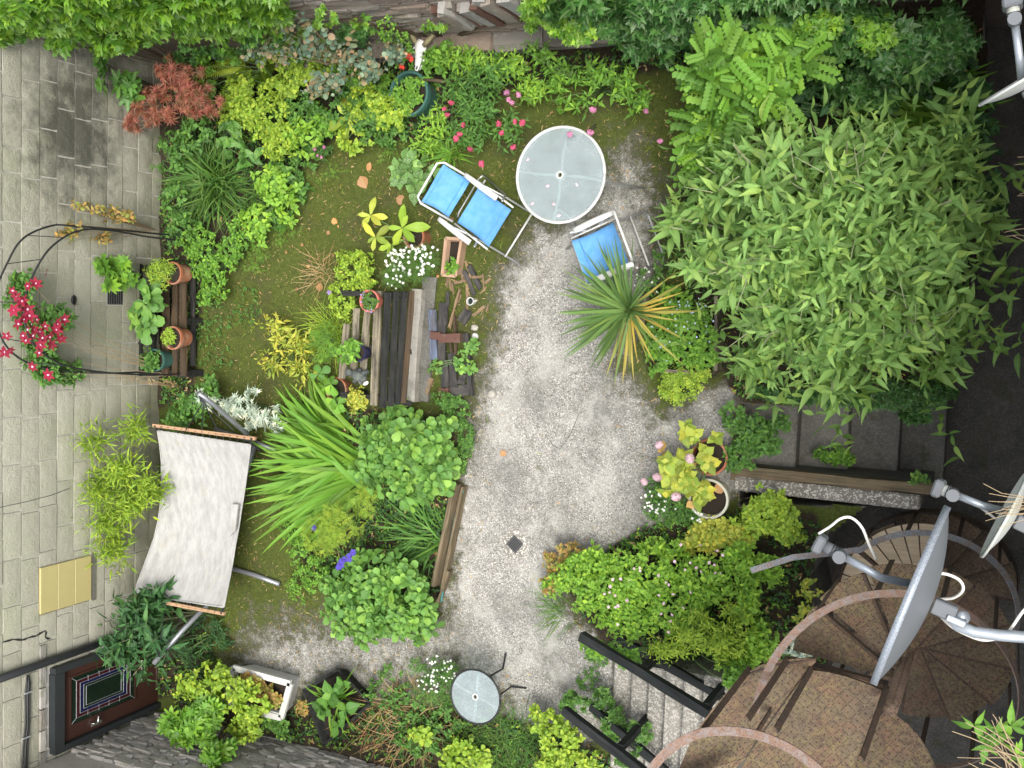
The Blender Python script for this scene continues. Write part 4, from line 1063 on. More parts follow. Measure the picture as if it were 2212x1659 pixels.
# ================================================================== satellite dishes
def dish(label, c, axis, r, depth, lnb_tip, mats, mast, cablepath, rimw=.03):
    c = np.asarray(c, float); B = frame(axis, (0, 0, 1)); t = thing('satellite_dish', label, 'satellite dish', (c[0], c[1], c[2]), 'satellite dishes on the house side')
    n, k = 40, 9; V = []; F = []
    for sgn, off in ((0, 0.), (1, -.006)):
        o = len(V)
        for i in range(k+1):
            rr = r*i/k
            for j in range(n): a = 2*math.pi*j/n; V.append((depth*(i/k)**2-depth+off, rr*math.cos(a), rr*1.06*math.sin(a)))
        for i in range(k):
            for j in range(n):
                q = (o+i*n+j, o+i*n+(j+1) % n, o+(i+1)*n+(j+1) % n, o+(i+1)*n+j); F.append(q if sgn else q[::-1])
    G().add(np.array(V) @ B.T+c, F).build('reflector', M[mats[0]], t, smooth=True)
    V = []; F = []
    for (x_, rr) in ((-.014, r*.995), (-.014, r+.008), (rimw-.014, r+.010), (rimw-.014, r*.975), (-.004, r*.972)):
        for j in range(n): a = 2*math.pi*j/n; V.append((x_, rr*math.cos(a), rr*1.06*math.sin(a)))
    for i in range(4):
        for j in range(n): F.append((i*n+j, i*n+(j+1) % n, (i+1)*n+(j+1) % n, (i+1)*n+j))
    G().add(np.array(V) @ B.T+c, F).build('rim', M[mats[1]], t, smooth=True)
    tip = np.asarray(lnb_tip, float); foot = c+B@np.array([-.02, 0, -r*.55])
    st_ = c+(tip-c)*.30; st_[2] = min(st_[2], c[2]-.02)
    d = nrm(tip-st_); bt = st_+(tip-st_)*.62
    G().tube([foot, st_, bt], .018, 10).build('feed_arm', M[mats[2]], t, smooth=True)
    L_ = G().tube([bt, bt+(tip-bt)*.72], .028, 14).build('receiver', M['dishgrey'] if mats[0] == 'dishgrey' else M['dishwhite'], t, smooth=True)
    G().box(bt+(tip-bt)*.85, (.045, .085, .09), frame(d), bev=.012).build('receiver_box', M['dishgrey'], L_)
    for q in (.12, .22, .32): G().tube([bt+(tip-bt)*q, bt+(tip-bt)*(q+.04)], .033, 14).build('clamp_ring', M['blackplastic'], L_)
    G().tube([bt+[0, 0, .0], bt+[0, 0, .055]], .03, 14).build('receiver_cap', M['dishgrey'], L_)
    bk = c+B@np.array([-depth-.01, 0, 0])
    G().box(bk+B@np.array([-.05, 0, 0]), (.10, .07, .05), B, bev=.006).build('bracket', M['dishgrey'], t)
    G().box(bk+B@np.array([-.11, .02, -.01]), (.08, .03, .09), B, bev=.004).build('bracket', M['galv'], t)
    mast = [bk+B@np.array([-.14, 0, -.02])]+[np.asarray(q, float) for q in mast]
    G().tube(mast, .026, 12).build('mast', M['galv'], t, smooth=True)
    if cablepath: G().tube(smooth(cablepath), .0065, 6).build('cable', M['cable'], t, smooth=True)
    return t
zd = 4.7; c0 = zat(1570, 640, zd)
dish('large grey perforated satellite dish hanging over the spiral staircase', c0, nrm(np.array([-.955, .29, -.02])), .415, .085, zat(1030, 335, 4.68), ('dishgrey', 'meshrim', 'galv'),
     [zat(1790, 760, 4.62), zat(1830, 810, 4.62), zat(1930, 850, 4.62), zat(2070, 868, 4.62), zat(2300, 885, 4.62)],
     [zat(x, y, z) for x, y, z in ((1045, 290, 4.7), (1110, 250, 4.74), (1170, 205, 4.78), (1230, 200, 4.78), (1290, 255, 4.74), (1330, 350, 4.65), (1370, 435, 4.55))])
cab = G().tube(smooth([zat(x, y, z) for x, y, z in ((1680, 515, 4.5), (1770, 520, 4.5), (1845, 555, 4.5), (1865, 610, 4.5), (1810, 655, 4.45), (1720, 670, 4.42), (1720, 730, 4.42), (1790, 810, 4.5), (1900, 870, 4.55), (2000, 895, 4.57), (2110, 860, 4.57), (2200, 740, 4.55), (2290, 640, 4.5))]), .0075, 6)
tag(cab.build('loose_cable', M['cable'], smooth=True), 'white loose coaxial cable looping from the large grey dish', 'cable')
c1 = at(2166, 1110, 4.3)
dish('small mossy white satellite dish at the right edge above the court', c1, nrm(np.array([-.92, .38, .0])), .215, .05, at(2022, 1052, 4.25), ('dishwhite', 'dishwhite', 'galv'), [at(2240, 1135, 4.25), at(2320, 1140, 4.2)], [at(2040, 1060, 4.28), at(2090, 1078, 4.2), at(2130, 1105, 4.16), at(2150, 1120, 4.2)], .012)
c2 = at(2208, 168, 4.3)
dish('white satellite dish cut by the top right frame edge', c2, nrm(np.array([-.53, .845, .185])), .2, .045, at(2186, 2, 4.25), ('dishwhite', 'dishwhite', 'galv'), [at(2290, 240, 4.25), at(2400, 245, 4.2)], None, .012)

# ================================================================== tables
def round_table(label, u, v, z, r, rimmat, legs, rt=.014):
    c = at(u, v, z); t = thing('garden_table', label, 'table', (c[0], c[1], 0))
    G().lathe(c, [(.022, -.003), (r-.006, -.003), (r-.006, .003), (.022, .003), (.022, -.003)], 48).build('glass_top', M['glass'], t)
    n = 48; ring = [(c[0]+r*math.cos(6.2832*i/n), c[1]+r*math.sin(6.2832*i/n), c[2]) for i in range(n+1)]
    G().tube(ring, rt, 8).build('rim', M[rimmat], t, smooth=True)
    for a in legs:
        d = np.array([math.cos(R(a)), math.sin(R(a)), 0]); s = np.array([-d[1], d[0], 0])
        G().tube([c+d*.03+[0, 0, -.022], c+d*r*.5+s*.01+[0, 0, -.022], c+d*(r-.01)+[0, 0, -.018]], .014, 6).build('support_rib', M['whitepaint'], t, smooth=True)
    G().lathe(c+np.array([0, 0, -.03]), [(.024, 0), (.05, 0), (.05, .022), (.024, .022), (.024, 0)], 20).build('hub', M['whitepaint'] if rimmat == 'whitepaint' else M['greytube'], t)
    G().lathe(c+np.array([0, 0, -.004]), [(.021, 0), (.034, .004), (.034, .011), (.021, .013), (.021, 0)], 20).build('parasol_ring', M['whitepaint'], t)
    return t, c
t, c = round_table('large round frosted glass garden table with white rim', 1210, 378, .72, .425, 'whitepaint', (2+172, 352, 83, 263))
for a in (355, 85, 175, 265):
    d = np.array([math.cos(R(a)), math.sin(R(a)), 0]); G().tube([c+d*.30+[0, 0, -.03], np.array([c[0], c[1], 0])+d*.36+[0, 0, .3], np.array([c[0], c[1], 0])+d*.56+[0, 0, .012]], .012, 8).build('leg', M['silvertube'], t, smooth=True)
gl = G()
for du, dv, s_ in ((-78, 80, .02),): pass
for (x, y) in ((1183, 402), (1246, 399), (1207, 466), (1150, 440), (1196, 441), (1140, 345)):
    p = at(x, y, .727); n_ = 8; a0 = rng.uniform(0, 6)
    o = G().add([(p[0], p[1], p[2]+.006)]+[(p[0]+.014*(1+.6*math.cos(2*q))*math.cos(q+a0), p[1]+.014*math.sin(q+a0), p[2]+.001) for q in np.linspace(0, 6.28, 9)[:-1]], [(0, 1+i, 1+(i+1) % 8) for i in range(8)]).build('fallen_petal', L['fl_palepink'])
    tag(o, 'pale fallen petal lying on the large glass table', 'petal', 'petals on the large glass table')
t, c = round_table('small round frosted glass side table with dark rim', 1027, 1505, .52, .27, 'blackmetal', (84, 160, 264, 340), .010)
for a, e in ((66, at(1092, 1413, .01)), (4, at(1135, 1486, .01)), (186, None), (246, None)):
    d = np.array([math.cos(R(a)), math.sin(R(a)), 0]); s = np.array([-d[1], d[0], 0]); f0 = np.array([c[0], c[1], 0])
    fe = f0+d*.40 if e is None else e
    kn = fe-d*.02*1+(-d*.10 if e is None else nrm(c-np.array([fe[0]-.06, fe[1]+.03, c[2]]))*.13); kn[2] = .03
    G().tube([c+d*.20+[0, 0, -.012], kn, fe], .0095, 8).build('leg', M['blackmetal'], t, smooth=True)
    G().tube([fe-[0, 0, .01], fe+[0, 0, .008]], .013, 8).build('foot', M['blackplastic'], t)

# ================================================================== chairs
def chair(label, u, v, head, recline, width=.42, seat_z=.37):
    base = at(u, v, seat_z); t = thing('folding_chair', label, 'chair', (base[0], base[1], 0), 'blue folding armchairs by the glass table')
    X = np.array([math.cos(R(head)), math.sin(R(head)), 0]); Y = np.array([-X[1], X[0], 0]); O = np.array([base[0], base[1], 0])
    def W(x, y, z): return O+X*x+Y*y+np.array([0, 0, z])
    def sheet(nm, p, sag, hem):
        n, m = 12, 8; V = []; F = []
        for lay in (0, -.004):
            for i in range(n+1):
                for j in range(m+1):
                    s_, q = i/n, j/m; a = p[0]*(1-s_)+p[1]*s_; z_ = -sag*math.sin(math.pi*s_)*(.5+.5*math.sin(math.pi*q))
                    yy = (q-.5)*width*(1-.05*math.sin(math.pi*s_)); bmp = .003*math.sin(7*q+9*s_)
                    V.append(W(a[0], yy, a[1]+z_+lay+bmp))
        k = (n+1)*(m+1)
        for i in range(n):
            for j in range(m):
                a = i*(m+1)+j; F.append((a, a+m+1, a+m+2, a+1)); F.append((k+a, k+a+1, k+a+m+2, k+a+m+1))
        for i in range(n): F += [(i*(m+1), k+i*(m+1), k+(i+1)*(m+1), (i+1)*(m+1)), (i*(m+1)+m, (i+1)*(m+1)+m, k+(i+1)*(m+1)+m, k+i*(m+1)+m)]
        sh_ = G().add(V, F).build(nm, M['bluefab'], t, smooth=True)
        for s_ in hem:
            a = p[0]*(1-s_)+p[1]*s_; z_ = -sag*math.sin(math.pi*s_)
            G().tube([W(a[0], -width*.48, a[1]+z_*.6+.003), W(a[0], 0, a[1]+z_+.004), W(a[0], width*.48, a[1]+z_*.6+.003)], .0045, 6).build('hem', M['bluefab'], sh_, smooth=True)
    sx0, sx1 = -.20, .23
    sheet('seat', (np.array([sx0, seat_z+.02]), np.array([sx1, seat_z+.045])), .035, (.84,))
    bl = .35; cb_, sb_ = math.cos(R(recline)), math.sin(R(recline)); b0 = np.array([sx0-.045, seat_z+.045]); b1 = b0+np.array([-cb_, sb_])*bl
    b2 = b0+np.array([-cb_, sb_])*bl*.14
    sheet('backrest', (b2, b1), .03, (.18, .9)); hw_ = width/2+.018
    tp = b0+np.array([-cb_, sb_])*(bl+.055)
    G().tube([W(b0[0], -hw_, b0[1]-.02), W(b1[0], -hw_, b1[1]), W(tp[0], -hw_+.04, tp[1]), W(tp[0], hw_-.04, tp[1]), W(b1[0], hw_, b1[1]), W(b0[0], hw_, b0[1]-.02)], .0115, 10).build('back_frame', M['whitepaint'], t, smooth=True)
    az_ = seat_z+.21
    for s_ in (-1, 1):
        y = s_*(hw_+.02)
        G().tube([W(sx0-.03, y*.96, seat_z), W(sx1+.0, y*.96, seat_z+.03)], .010, 8).build('seat_rail', M['whitepaint'], t, smooth=True)
        G().tube([W(sx0-.02, y, az_-.02), W(.05, y, seat_z*.62), W(sx1+.22, y, .012)], .011, 8).build('leg', M['silvertube'], t, smooth=True)
        G().tube([W(sx1-.06, y*1.03, az_-.02), W(0, y*1.03, seat_z*.55), W(sx0-.22, y*1.03, .012)], .011, 8).build('leg', M['silvertube'], t, smooth=True)
        g = G(); n = 8; V = []; F = []
        for i in range(n+1):
            q = i/n; x_ = sx0-.10+q*.42; w_ = .029*(.75+.5*q*(1.4-q))
            for (a, b) in ((-1, -.4), (1, -.4), (1, .5), (.5, 1), (-.5, 1), (-1, .5)): V.append(W(x_, y+a*w_, az_+.010*b+.012*math.sin(q*3)))
        for i in range(n):
            for j in range(6): F.append((i*6+j, i*6+(j+1) % 6, (i+1)*6+(j+1) % 6, (i+1)*6+j))
        F += [(5, 4, 3, 2, 1, 0), tuple(n*6+j for j in range(6))]
        G().add(V, F).build('armrest', M['whitepaint'], t, smooth=True)
    y = hw_+.02
    G().tube([W(sx1+.09, -y, .15), W(sx1+.09, y, .15)], .010, 8).build('cross_bar', M['whitepaint'], t, smooth=True)
    G().tube([W(sx0-.21, -y, .02), W(sx0-.23, -y+.05, .012), W(sx0-.23, y-.05, .012), W(sx0-.21, y, .02)], .010, 8).build('cross_bar', M['silvertube'], t, smooth=True)
    G().tube([W(sx0-.10, -y, .14), W(sx0-.10, y, .14)], .009, 8).build('cross_bar', M['whitepaint'], t, smooth=True)
chair('reclined blue folding armchair left of the large glass table', 1046, 466, -33, 33)
chair('upright blue folding armchair partly hidden by the spiky palm', 1302, 545, 204, 73)

# ================================================================== hammock
def Hm(x, y): return 274.3+.5761*x, 822.9+.5761*y
hb = at(*Hm(280, 500), 0); ham = thing('hammock', 'grubby white canvas hammock on a grey tubular stand', 'hammock', (hb[0], hb[1], 0))
rows = [((115, 187), (465, 240), .80), ((124, 235), (458, 290), .72), ((130, 300), (449, 350), .65), ((130, 370), (439, 420), .60), ((128, 440), (429, 480), .57), ((117, 520), (420, 545), .55), ((101, 590), (407, 612), .56), ((78, 655), (396, 680), .60), ((60, 705), (385, 740), .66), ((40, 760), (374, 800), .73), ((30, 800), (364, 848), .80)]
V = []; F = []; m = 14
for lay in (0, -.005):
    for (a, b, z_) in rows:
        for j in range(m+1):
            q = j/m; p = at(a[0]*(1-q)*.5761+b[0]*q*.5761+274.3, 822.9+.5761*(a[1]*(1-q)+b[1]*q), z_-.05*math.sin(math.pi*q)+lay)
            V.append(p+np.array([0, 0, .004*math.sin(5*q+z_*20)]))
k = len(rows)*(m+1)
for i in range(len(rows)-1):
    for j in range(m): a = i*(m+1)+j; F += [(a, a+1, a+m+2, a+m+1), (k+a, k+a+m+1, k+a+m+2, k+a+1)]
cv = G().add(V, F).build('canvas', M['canvas'], ham, smooth=True)
for col in (0, m):
    G().tube([V[i*(m+1)+col]+np.array([0, 0, .002]) for i in range(len(rows))], .009, 8).build('hem', M['canvas'], cv, smooth=True)
for i in (0, len(rows)-1): G().tube([V[i*(m+1)+j] for j in range(m+1)], .010, 8).build('hem', M['canvas'], cv, smooth=True)
for (a, b) in (((98, 166), (482, 216)), ((20, 808), (366, 873))):
    plank('spreader_bar', at(*Hm(*a), .82), at(*Hm(*b), .82), .035, .028, M['spreader'], ham, .001)
    P0, P1 = at(*Hm(*a), .82), at(*Hm(*b), .82); i0 = 0 if a[1] < 400 else (len(rows)-1)*(m+1)
    for j in range(m+1):
        q = (j+.4)/(m+.8); e = V[i0+j]; w_ = .012 if j not in (0, 1, m) else .028
        G().tube([e, (e+P0+(P1-P0)*q)/2+[0, 0, .012], P0+(P1-P0)*q+[0, 0, .02], P0+(P1-P0)*q+[0, 0, -.01]], .1, 4, flat=(w_, .004)).build('loop', M['blackplastic'], ham)
pr = [at(*Hm(*q), z_) for q, z_ in (((398, 460), .60), ((424, 462), .61), ((412, 560), .60), ((392, 582), .59))]
gp = G(); gp.add([p+np.array([0, 0, .012]) for p in pr]+[p+np.array([0, 0, .03]) for p in pr], [(4, 5, 6, 7), (0, 1, 5, 4), (1, 2, 6, 5), (2, 3, 7, 6), (3, 0, 4, 7)]); gp.build('folded_flap', M['canvas'], cv)
# stand
tA = [at(*Hm(268, 46), 1.05), at(*Hm(330, 92), .85), at(*Hm(440, 190), .40), at(*Hm(500, 260), .05)]
tB = [at(*Hm(100, 1060), 1.0), at(*Hm(200, 945), .80), at(*Hm(300, 840), .5), at(*Hm(370, 760), .08)]
G().tube(tA, .027, 12).build('stand_tube', M['greytube'], ham, smooth=True); G().tube(tB, .027, 12).build('stand_tube', M['greytube'], ham, smooth=True)
G().tube([at(*Hm(480, 240), .05), at(*Hm(400, 500), .05), at(*Hm(372, 760), .05)], .027, 12).build('stand_tube', M['greytube'], ham, smooth=True)
for q in ((((300, 690), .04), ((405, 706), .045), ((480, 728), .05), ((572, 762), .04)), (((330, 180), .04), ((470, 225), .045), ((560, 260), .04))):
    G().tube([at(*Hm(*a), z_) for a, z_ in q], .027, 12).build('foot_tube', M['greytube'], ham, smooth=True)
for k_ in range(4):
    a = at(*Hm(270+4*k_, 56+4*k_), 1.06); G().tube([a, (a+at(*Hm(290, 120), .98))/2+[.02*k_, 0, 0], at(*Hm(220+60*k_, 185), .83)], .006, 5).build('rope', M['blackplastic'], ham)
for k_ in range(4): G().tube([at(*Hm(120, 1035), .99), at(*Hm(60+80*k_, 838+14*k_), .83)], .005, 5).build('rope', M['blackplastic'], ham)

# ================================================================== slatted bench, kerb, wood pile
def Bz(x, y): return 685.8+.3747*x, 576+.3747*y
def bat(x, y, z): return at(*Bz(x, y), z)
bn = thing('slatted_bench', 'weathered slatted garden bench with black back slats', 'bench', tuple(bat(330, 480, 0)))
for (a, b, wd, z_, mt) in (((170, 330), (143, 645), .078, .42, 'woodpale'), ((228, 240), (205, 640), .078, .42, 'woodpale'), ((290, 200), (262, 650), .078, .425, 'woodpale'), ((352, 140), (325, 800), .085, .43, 'woodpale'),
                           ((405, 150), (375, 812), .070, .50, 'woodblack'), ((455, 145), (423, 805), .060, .59, 'woodblack'), ((500, 143), (462, 795), .060, .68, 'woodblack'), ((545, 138), (495, 788), .055, .76, 'woodbrown')):
    p0, p1 = bat(*a, z_), bat(*b, z_)
    sl = plank('slat', p0, p1, wd, .024, M[mt], bn, .0025, up=(0, 0, 1) if z_ < .45 else nrm(np.array([.75, 0, .66])))
for q in (160, 470, 760):
    p = bat(400, q, .40); pa, pb = bat(160, q, .395), bat(360, q, .395)
    plank('bearer', (pa[0]-.05, p[1], .385), (pb[0]+.1, p[1], .385), .05, .05, M['woodblack'], bn)
    for x_ in (pa[0], pb[0]+.05): plank('leg', (x_, p[1], 0), (x_, p[1], .36), .06, .05, M['woodblack'], bn, up=(1, 0, 0))
    pc = bat(545, q, .8); plank('back_post', (pb[0]+.02, p[1], .3), (pc[0]-.09, p[1], .70), .05, .05, M['woodblack'], bn)
kb = thing('concrete_kerb', 'mossy pale concrete kerb between the bench and the wood pile', 'kerb', tuple(bat(600, 450, 0)))
plank('kerb_block', bat(592, 130, .06), bat(545, 775, .06), .12, .14, M['kerb'], kb, .006)
plank('kerb_block', bat(652, 60, .02), bat(607, 775, .02), .16, .06, M['stepdark'], kb, .006)
WP = [('plank', 'blue-grey painted plank on the wood pile', (664, 248), (671, 535), .085, .03, 'woodblue', .12), ('plank', 'dark grey board beside the blue-grey painted plank', (725, 206), (718, 540), .085, .035, 'woodgrey', .10),
      ('plank', 'thin tan batten slanting across the wood pile', (823, 126), (757, 356), .022, .02, 'woodsplint', .14), ('plank', 'dark lath standing above the wood pile end', (752, 150), (738, 330), .03, .025, 'woodgrey', .12),
      ('plank', 'brown lath in the middle of the wood pile', (790, 280), (800, 505), .035, .025, 'woodbrown', .09), ('plank', 'dark board below the brick on the wood pile', (733, 540), (738, 692), .085, .03, 'woodgrey', .08),
      ('plank', 'long dark board at the right of the wood pile', (775, 500), (790, 692), .075, .03, 'woodgrey', .07), ('plank', 'short pale grey board end at the pile foot', (815, 640), (850, 655), .11, .025, 'woodgrey', .06),
      ('plank', 'blue-black edge board along the pile right side', (858, 385), (890, 742), .05, .06, 'woodgrey', .06), ('plank', 'dark cross board at the bottom of the wood pile', (765, 722), (882, 706), .11, .03, 'woodgrey', .05),
      ('plank', 'broken grey plank lying above the wood pile', (872, -10), (938, 125), .055, .02, 'woodgrey', .03), ('plank', 'short split stick under the trough planter', (885, 62), (950, 55), .022, .018, 'woodsplint', .05),
      ('plank', 'splintered brown stick near the trough planter', (786, 95), (850, 80), .03, .02, 'woodsplint', .04), ('plank', 'slate-grey offcut right of the wood pile', (872, 250), (828, 320), .10, .016, 'woodgrey', .03),
      ('plank', 'pale splinter left below the wood pile', (745, 545), (690, 620), .03, .02, 'woodsplint', .05), ('plank', 'dark board under the trough planter corner', (845, 20), (905, 160), .05, .02, 'woodgrey', .02),
      ('plank', 'pale wood fragment at the lower left of the pile', (660, 640), (628, 740), .04, .02, 'woodsplint', .04), ('plank', 'loose brown batten in the pile gap', (762, 430), (775, 500), .03, .02, 'woodbrown', .10)]
for nm, lb, a, b, wd, th, mt, z_ in WP:
    tag(plank(nm, bat(*a, z_), bat(*b, z_), wd, th, M[mt], None, .004, split=.008), lb, 'plank', 'old timber on the wood pile')
for lb, a, b, z_ in (('half red brick lying across the wood pile', (655, 395), (712, 400), .15), ('dark brown brick lying across the wood pile', (706, 412), (828, 410), .15), ('red brick at the foot of the wood pile', (705, 722), (762, 722), .07)):
    tag(plank('brick', bat(*a, z_), bat(*b, z_), .085, .06, M['brick'], None, .004, seg=3), lb, 'brick', 'bricks on the wood pile')
for i in range(16):       # bark and splinters round the pile
    x, y = rng.uniform(740, 1000), rng.uniform(-10, 260); p = bat(x, y, .012); a = rng.uniform(.6, 2.2); l_ = rng.uniform(.03, .09)
    tag(plank('wood_splinter', p-[l_*math.cos(a), l_*math.sin(a), 0], p+[l_*math.cos(a), l_*math.sin(a), .006], rng.uniform(.012, .03), .008, M['woodsplint'], None, .003, seg=3, split=.01),
        'small broken wood splinter lying on moss near the wood pile', 'splinter', 'splinters by the wood pile')
p = bat(899, 200, 0); rg = thing('enamel_mug', 'small white rimmed mug standing right of the wood pile', 'mug', tuple(p))
G().lathe(p, [(.001, .004), (.034, .004), (.034, .0), (.039, .07), (.042, .072), (.042, .077), (.034, .077), (.031, .01), (.001, .009)], 22).build('mug_body', M['whitepaint'], rg, smooth=False)
G().lathe(p, [(.001, .05), (.034, .05)], 20).build('mug_water', M['glassgreen'], rg)
G().tube([p+[.04, .0, .06], p+[.062, .01, .055], p+[.06, .01, .03], p+[.038, 0, .02]], .005, 6).build('handle', M['whitepaint'], rg)
for (x, y, s_, lb) in ((905, 352, .045, 'small square grey stone right of the wood pile'), (908, 400, .04, 'round white pebble right of the wood pile'), (1005, 735, .055, 'pale grey stone at the moss edge below the wood pile')):
    g = G().blob(bat(x, y, .015), (s_, s_*.8, .02), jit=.1); tag(g.build('pebble', M['kerb'] if s_ != .04 else M['whitepaint'], smooth=True), lb, 'stone', 'loose stones by the wood pile')

# ================================================================== pots and ornaments
def trough(name, label, corners, z0, h, mat, cat='planter', wall_=.018, soilz=.6):
    C_ = [at(u, v, z0+h) for u, v in corners]; cen = sum(C_)/4; t = thing(name, label, cat, (cen[0], cen[1], z0))
    bot = [np.array([*(cen[:2]+(c[:2]-cen[:2])*.82), z0]) for c in C_]
    for i in range(4):
        a, b, a0, b0 = C_[i], C_[(i+1) % 4], bot[i], bot[(i+1) % 4]
        n_ = nrm(np.cross(b-a, np.array([0, 0, 1.]))); n_ = n_ if np.dot(n_, cen-a) > 0 else -n_; n_ = n_*wall_; d_ = nrm(b-a)*wall_*(i % 2)
        G().add([a0+d_, b0-d_, b-d_, a+d_, a0+n_+d_, b0+n_-d_, b+n_-d_, a+n_+d_], [(0, 1, 2, 3), (5, 4, 7, 6), (3, 2, 6, 7), (0, 3, 7, 4), (1, 5, 6, 2), (0, 4, 5, 1)]).build('side', M[mat], t)
        G().tube([a, b], .1, 4, flat=(wall_*1.5, wall_*.8)).build('rim', M[mat], t)
    s = [np.array([*(cen[:2]+(c[:2]-cen[:2])*.90), z0+h*soilz]) for c in C_]; G().add(s, [(0, 1, 2, 3)]).build('soil', M['soil'], t)
    return t, np.array([cen[0], cen[1], z0+h*soilz])
trough('trough_planter', 'pale terracotta trough planter beside the reclined chair', [(963, 514), (997, 516), (984, 597), (955, 594)], 0, .17, 'paletrough')
trough('stone_trough', 'white painted stone trough near the grey slate wall', [(505, 1442), (628, 1476), (608, 1550), (485, 1520)], 0, .30, 'whitepaint', wall_=.045, soilz=.85)
pk, pkc = pot('bench_pot', 'pink plastic pot with tiny violet flowers on the bench', 797, 650, .44, .108, .13, M['pinkpot'])
bp, bpc = pot('blue_pot', 'dark blue glazed pot standing on the bench', 773, 762, .44, .085, .14, M['bluepot'])
lp, lpc = pot('terracotta_pot', 'terracotta pot of the yellowing big-leaved plant', 893, 512, 0, .115, .22, M['terracotta'])
hp_, hpc = pot('terracotta_pot', 'empty-looking terracotta pot below the bench end', 725, 842, 0, .13, .2, M['terracotta'])
tb, tbc = pot('green_tub', 'large round green glazed tub below the animal skull', 882, 202, 0, .215, .36, M['greenpot'])
hy, hyc = pot('terracotta_pot', 'wide terracotta pot of the yellow-leaved hydrangea', 1532, 988, 0, .16, .24, M['terracotta'])
cr, crc = pot('cream_pot', 'large cream glazed pot below the hydrangea pot', 1530, 1078, 0, .175, .30, M['creampot'])
bk, bkc = pot('black_pot', 'black plastic pot beside the white trough', 652, 1532, 0, .085, .2, M['blackplastic'], taper=.9)
sp1, sp1c = pot('terracotta_pot', 'terracotta pot on the pallet bench beside the wall', 372, 730, .34, .125, .22, M['terracotta'])
sp2, sp2c = pot('green_pot', 'pale green pot at the lower end of the pallet bench', 335, 778, .34, .12, .2, M['greenpot'])
sp3, sp3c = pot('terracotta_pot', 'brown pot at the upper end of the pallet bench', 372, 590, .34, .12, .22, M['terracotta'])
hs1, hs1c = trough('square_planter', 'black square planter holding the broad-leaved hosta', [(655, 1492), (730, 1445), (800, 1520), (700, 1610)], 0, .2, 'woodblack')
# pallet bench by the wall
pb = thing('pallet_bench', 'dark timber pallet bench with pots beside the block wall', 'bench', tuple(at(380, 690, 0)))
for i, (ua, wd, z_, mt) in enumerate(((300, .09, .33, 'woodblack'), (330, .09, .33, 'woodblack'), (358, .09, .335, 'woodbrown'), (379, .075, .335, 'woodbrown'), (396, .085, .335, 'woodbrown'))):
    plank('slat', at(ua, 570, z_), at(ua, 812, z_), wd, .03, M[mt], pb, .003)
plank('lower_slat', at(417, 575, .12), at(417, 790, .12), .06, .03, M['woodgrey'], pb)
for v in (580, 690, 800):
    a, b = at(300, v, .3), at(405, v, .3); plank('bearer', (a[0], a[1], .28), (b[0], a[1], .28), .07, .06, M['woodblack'], pb)
    for x_ in (a[0]+.05, b[0]-.05): plank('leg', (x_, a[1], 0), (x_, a[1], .26), .08, .07, M['woodblack'], pb, up=(1, 0, 0))
# stone figure, shell
fg = thing('stone_figure', 'dark weathered stone crouching figure ornament on the bench', 'ornament', tuple(at(770, 815, .44)))
c = at(775, 812, .50)
g = G().blob(c, (.10, .055, .06), np.array(Matrix.Rotation(R(-20), 3, 'Z')), 12, 9, .05); g.build('body', M['stonefig'], fg, smooth=True)
G().blob(c+[-.11, .03, .02], (.045, .04, .04), jit=.06).build('head', M['stonefig'], fg, smooth=True)
for dx, dy in ((-.06, -.06), (.02, -.07), (.09, .05), (.0, .06)): G().tube([c+[dx*.5, dy*.5, 0], c+[dx, dy, -.02], c+[dx-.03, dy*1.1, -.05]], [.03, .024, .018], 7).build('limb', M['stonefig'], fg, smooth=True)
g = G().blob(at(790, 828, .455), (.036, .022, .016), np.array(Matrix.Rotation(R(30), 3, 'Z')), 10, 7, .05); tag(g.build('shell', M['bone'], smooth=True), 'white shell lying on the bench near the yellow shrub', 'shell')
# animal skull on the ledge
sk = thing('animal_skull', 'white horned animal skull resting on the slate ledge', 'skull', tuple(at(905, 120, .40)))
c = at(907, 112, .46); B = np.array(Matrix.Rotation(R(-110), 3, 'Z'))
def K(x, y, z): return c+B@np.array([x, y, z])
prof = [(-.11, .030, .03), (-.08, .055, .05), (-.04, .062, .056), (0, .058, .050), (.04, .043, .040), (.09, .032, .030), (.14, .026, .022), (.18, .016, .012)]
V = []; F = []
for (x_, wy, hz) in prof:
    for j in range(12): a = 2*math.pi*j/12; V.append(K(x_, wy*math.cos(a)*(1+.12*math.cos(2*a)), hz*math.sin(a)-.25*x_))
for i in range(len(prof)-1):
    for j in range(12): F.append((i*12+j, i*12+(j+1) % 12, (i+1)*12+(j+1) % 12, (i+1)*12+j))
F += [tuple(range(11, -1, -1)), tuple((len(prof)-1)*12+j for j in range(12))]
G().add(V, F).build('cranium', M['bone'], sk, smooth=True)
for s_ in (-1, 1):
    G().blob(K(.005, s_*.050, .022), (.022, .018, .022)).build('eye_socket', M['blackplastic'], sk, smooth=True)
    n = 14; G().tube([K(.005+.026*math.cos(6.283*i/n), s_*.056, .022+.026*math.sin(6.283*i/n)) for i in range(n+1)], .006, 6).build('orbit_rim', M['bone'], sk, smooth=True)
    G().blob(K(.15, s_*.016, -.012), (.022, .006, .010), B).build('nostril', M['blackplastic'], sk)
    path = [K(-.07, s_*.05, .04), K(-.12, s_*.10, .08), K(-.19, s_*.13, .07), K(-.24, s_*.11, .03), K(-.25, s_*.06, .0)]
    G().tube(path, [.026, .024, .020, .015, .007], 10).build('horn', M['horn'], sk, smooth=True)
    G().tube([K(.03, s_*.05, -.03), K(.10, s_*.035, -.06), K(.16, s_*.015, -.075)], [.012, .010, .006], 6).build('jaw', M['bone'], sk, smooth=True)
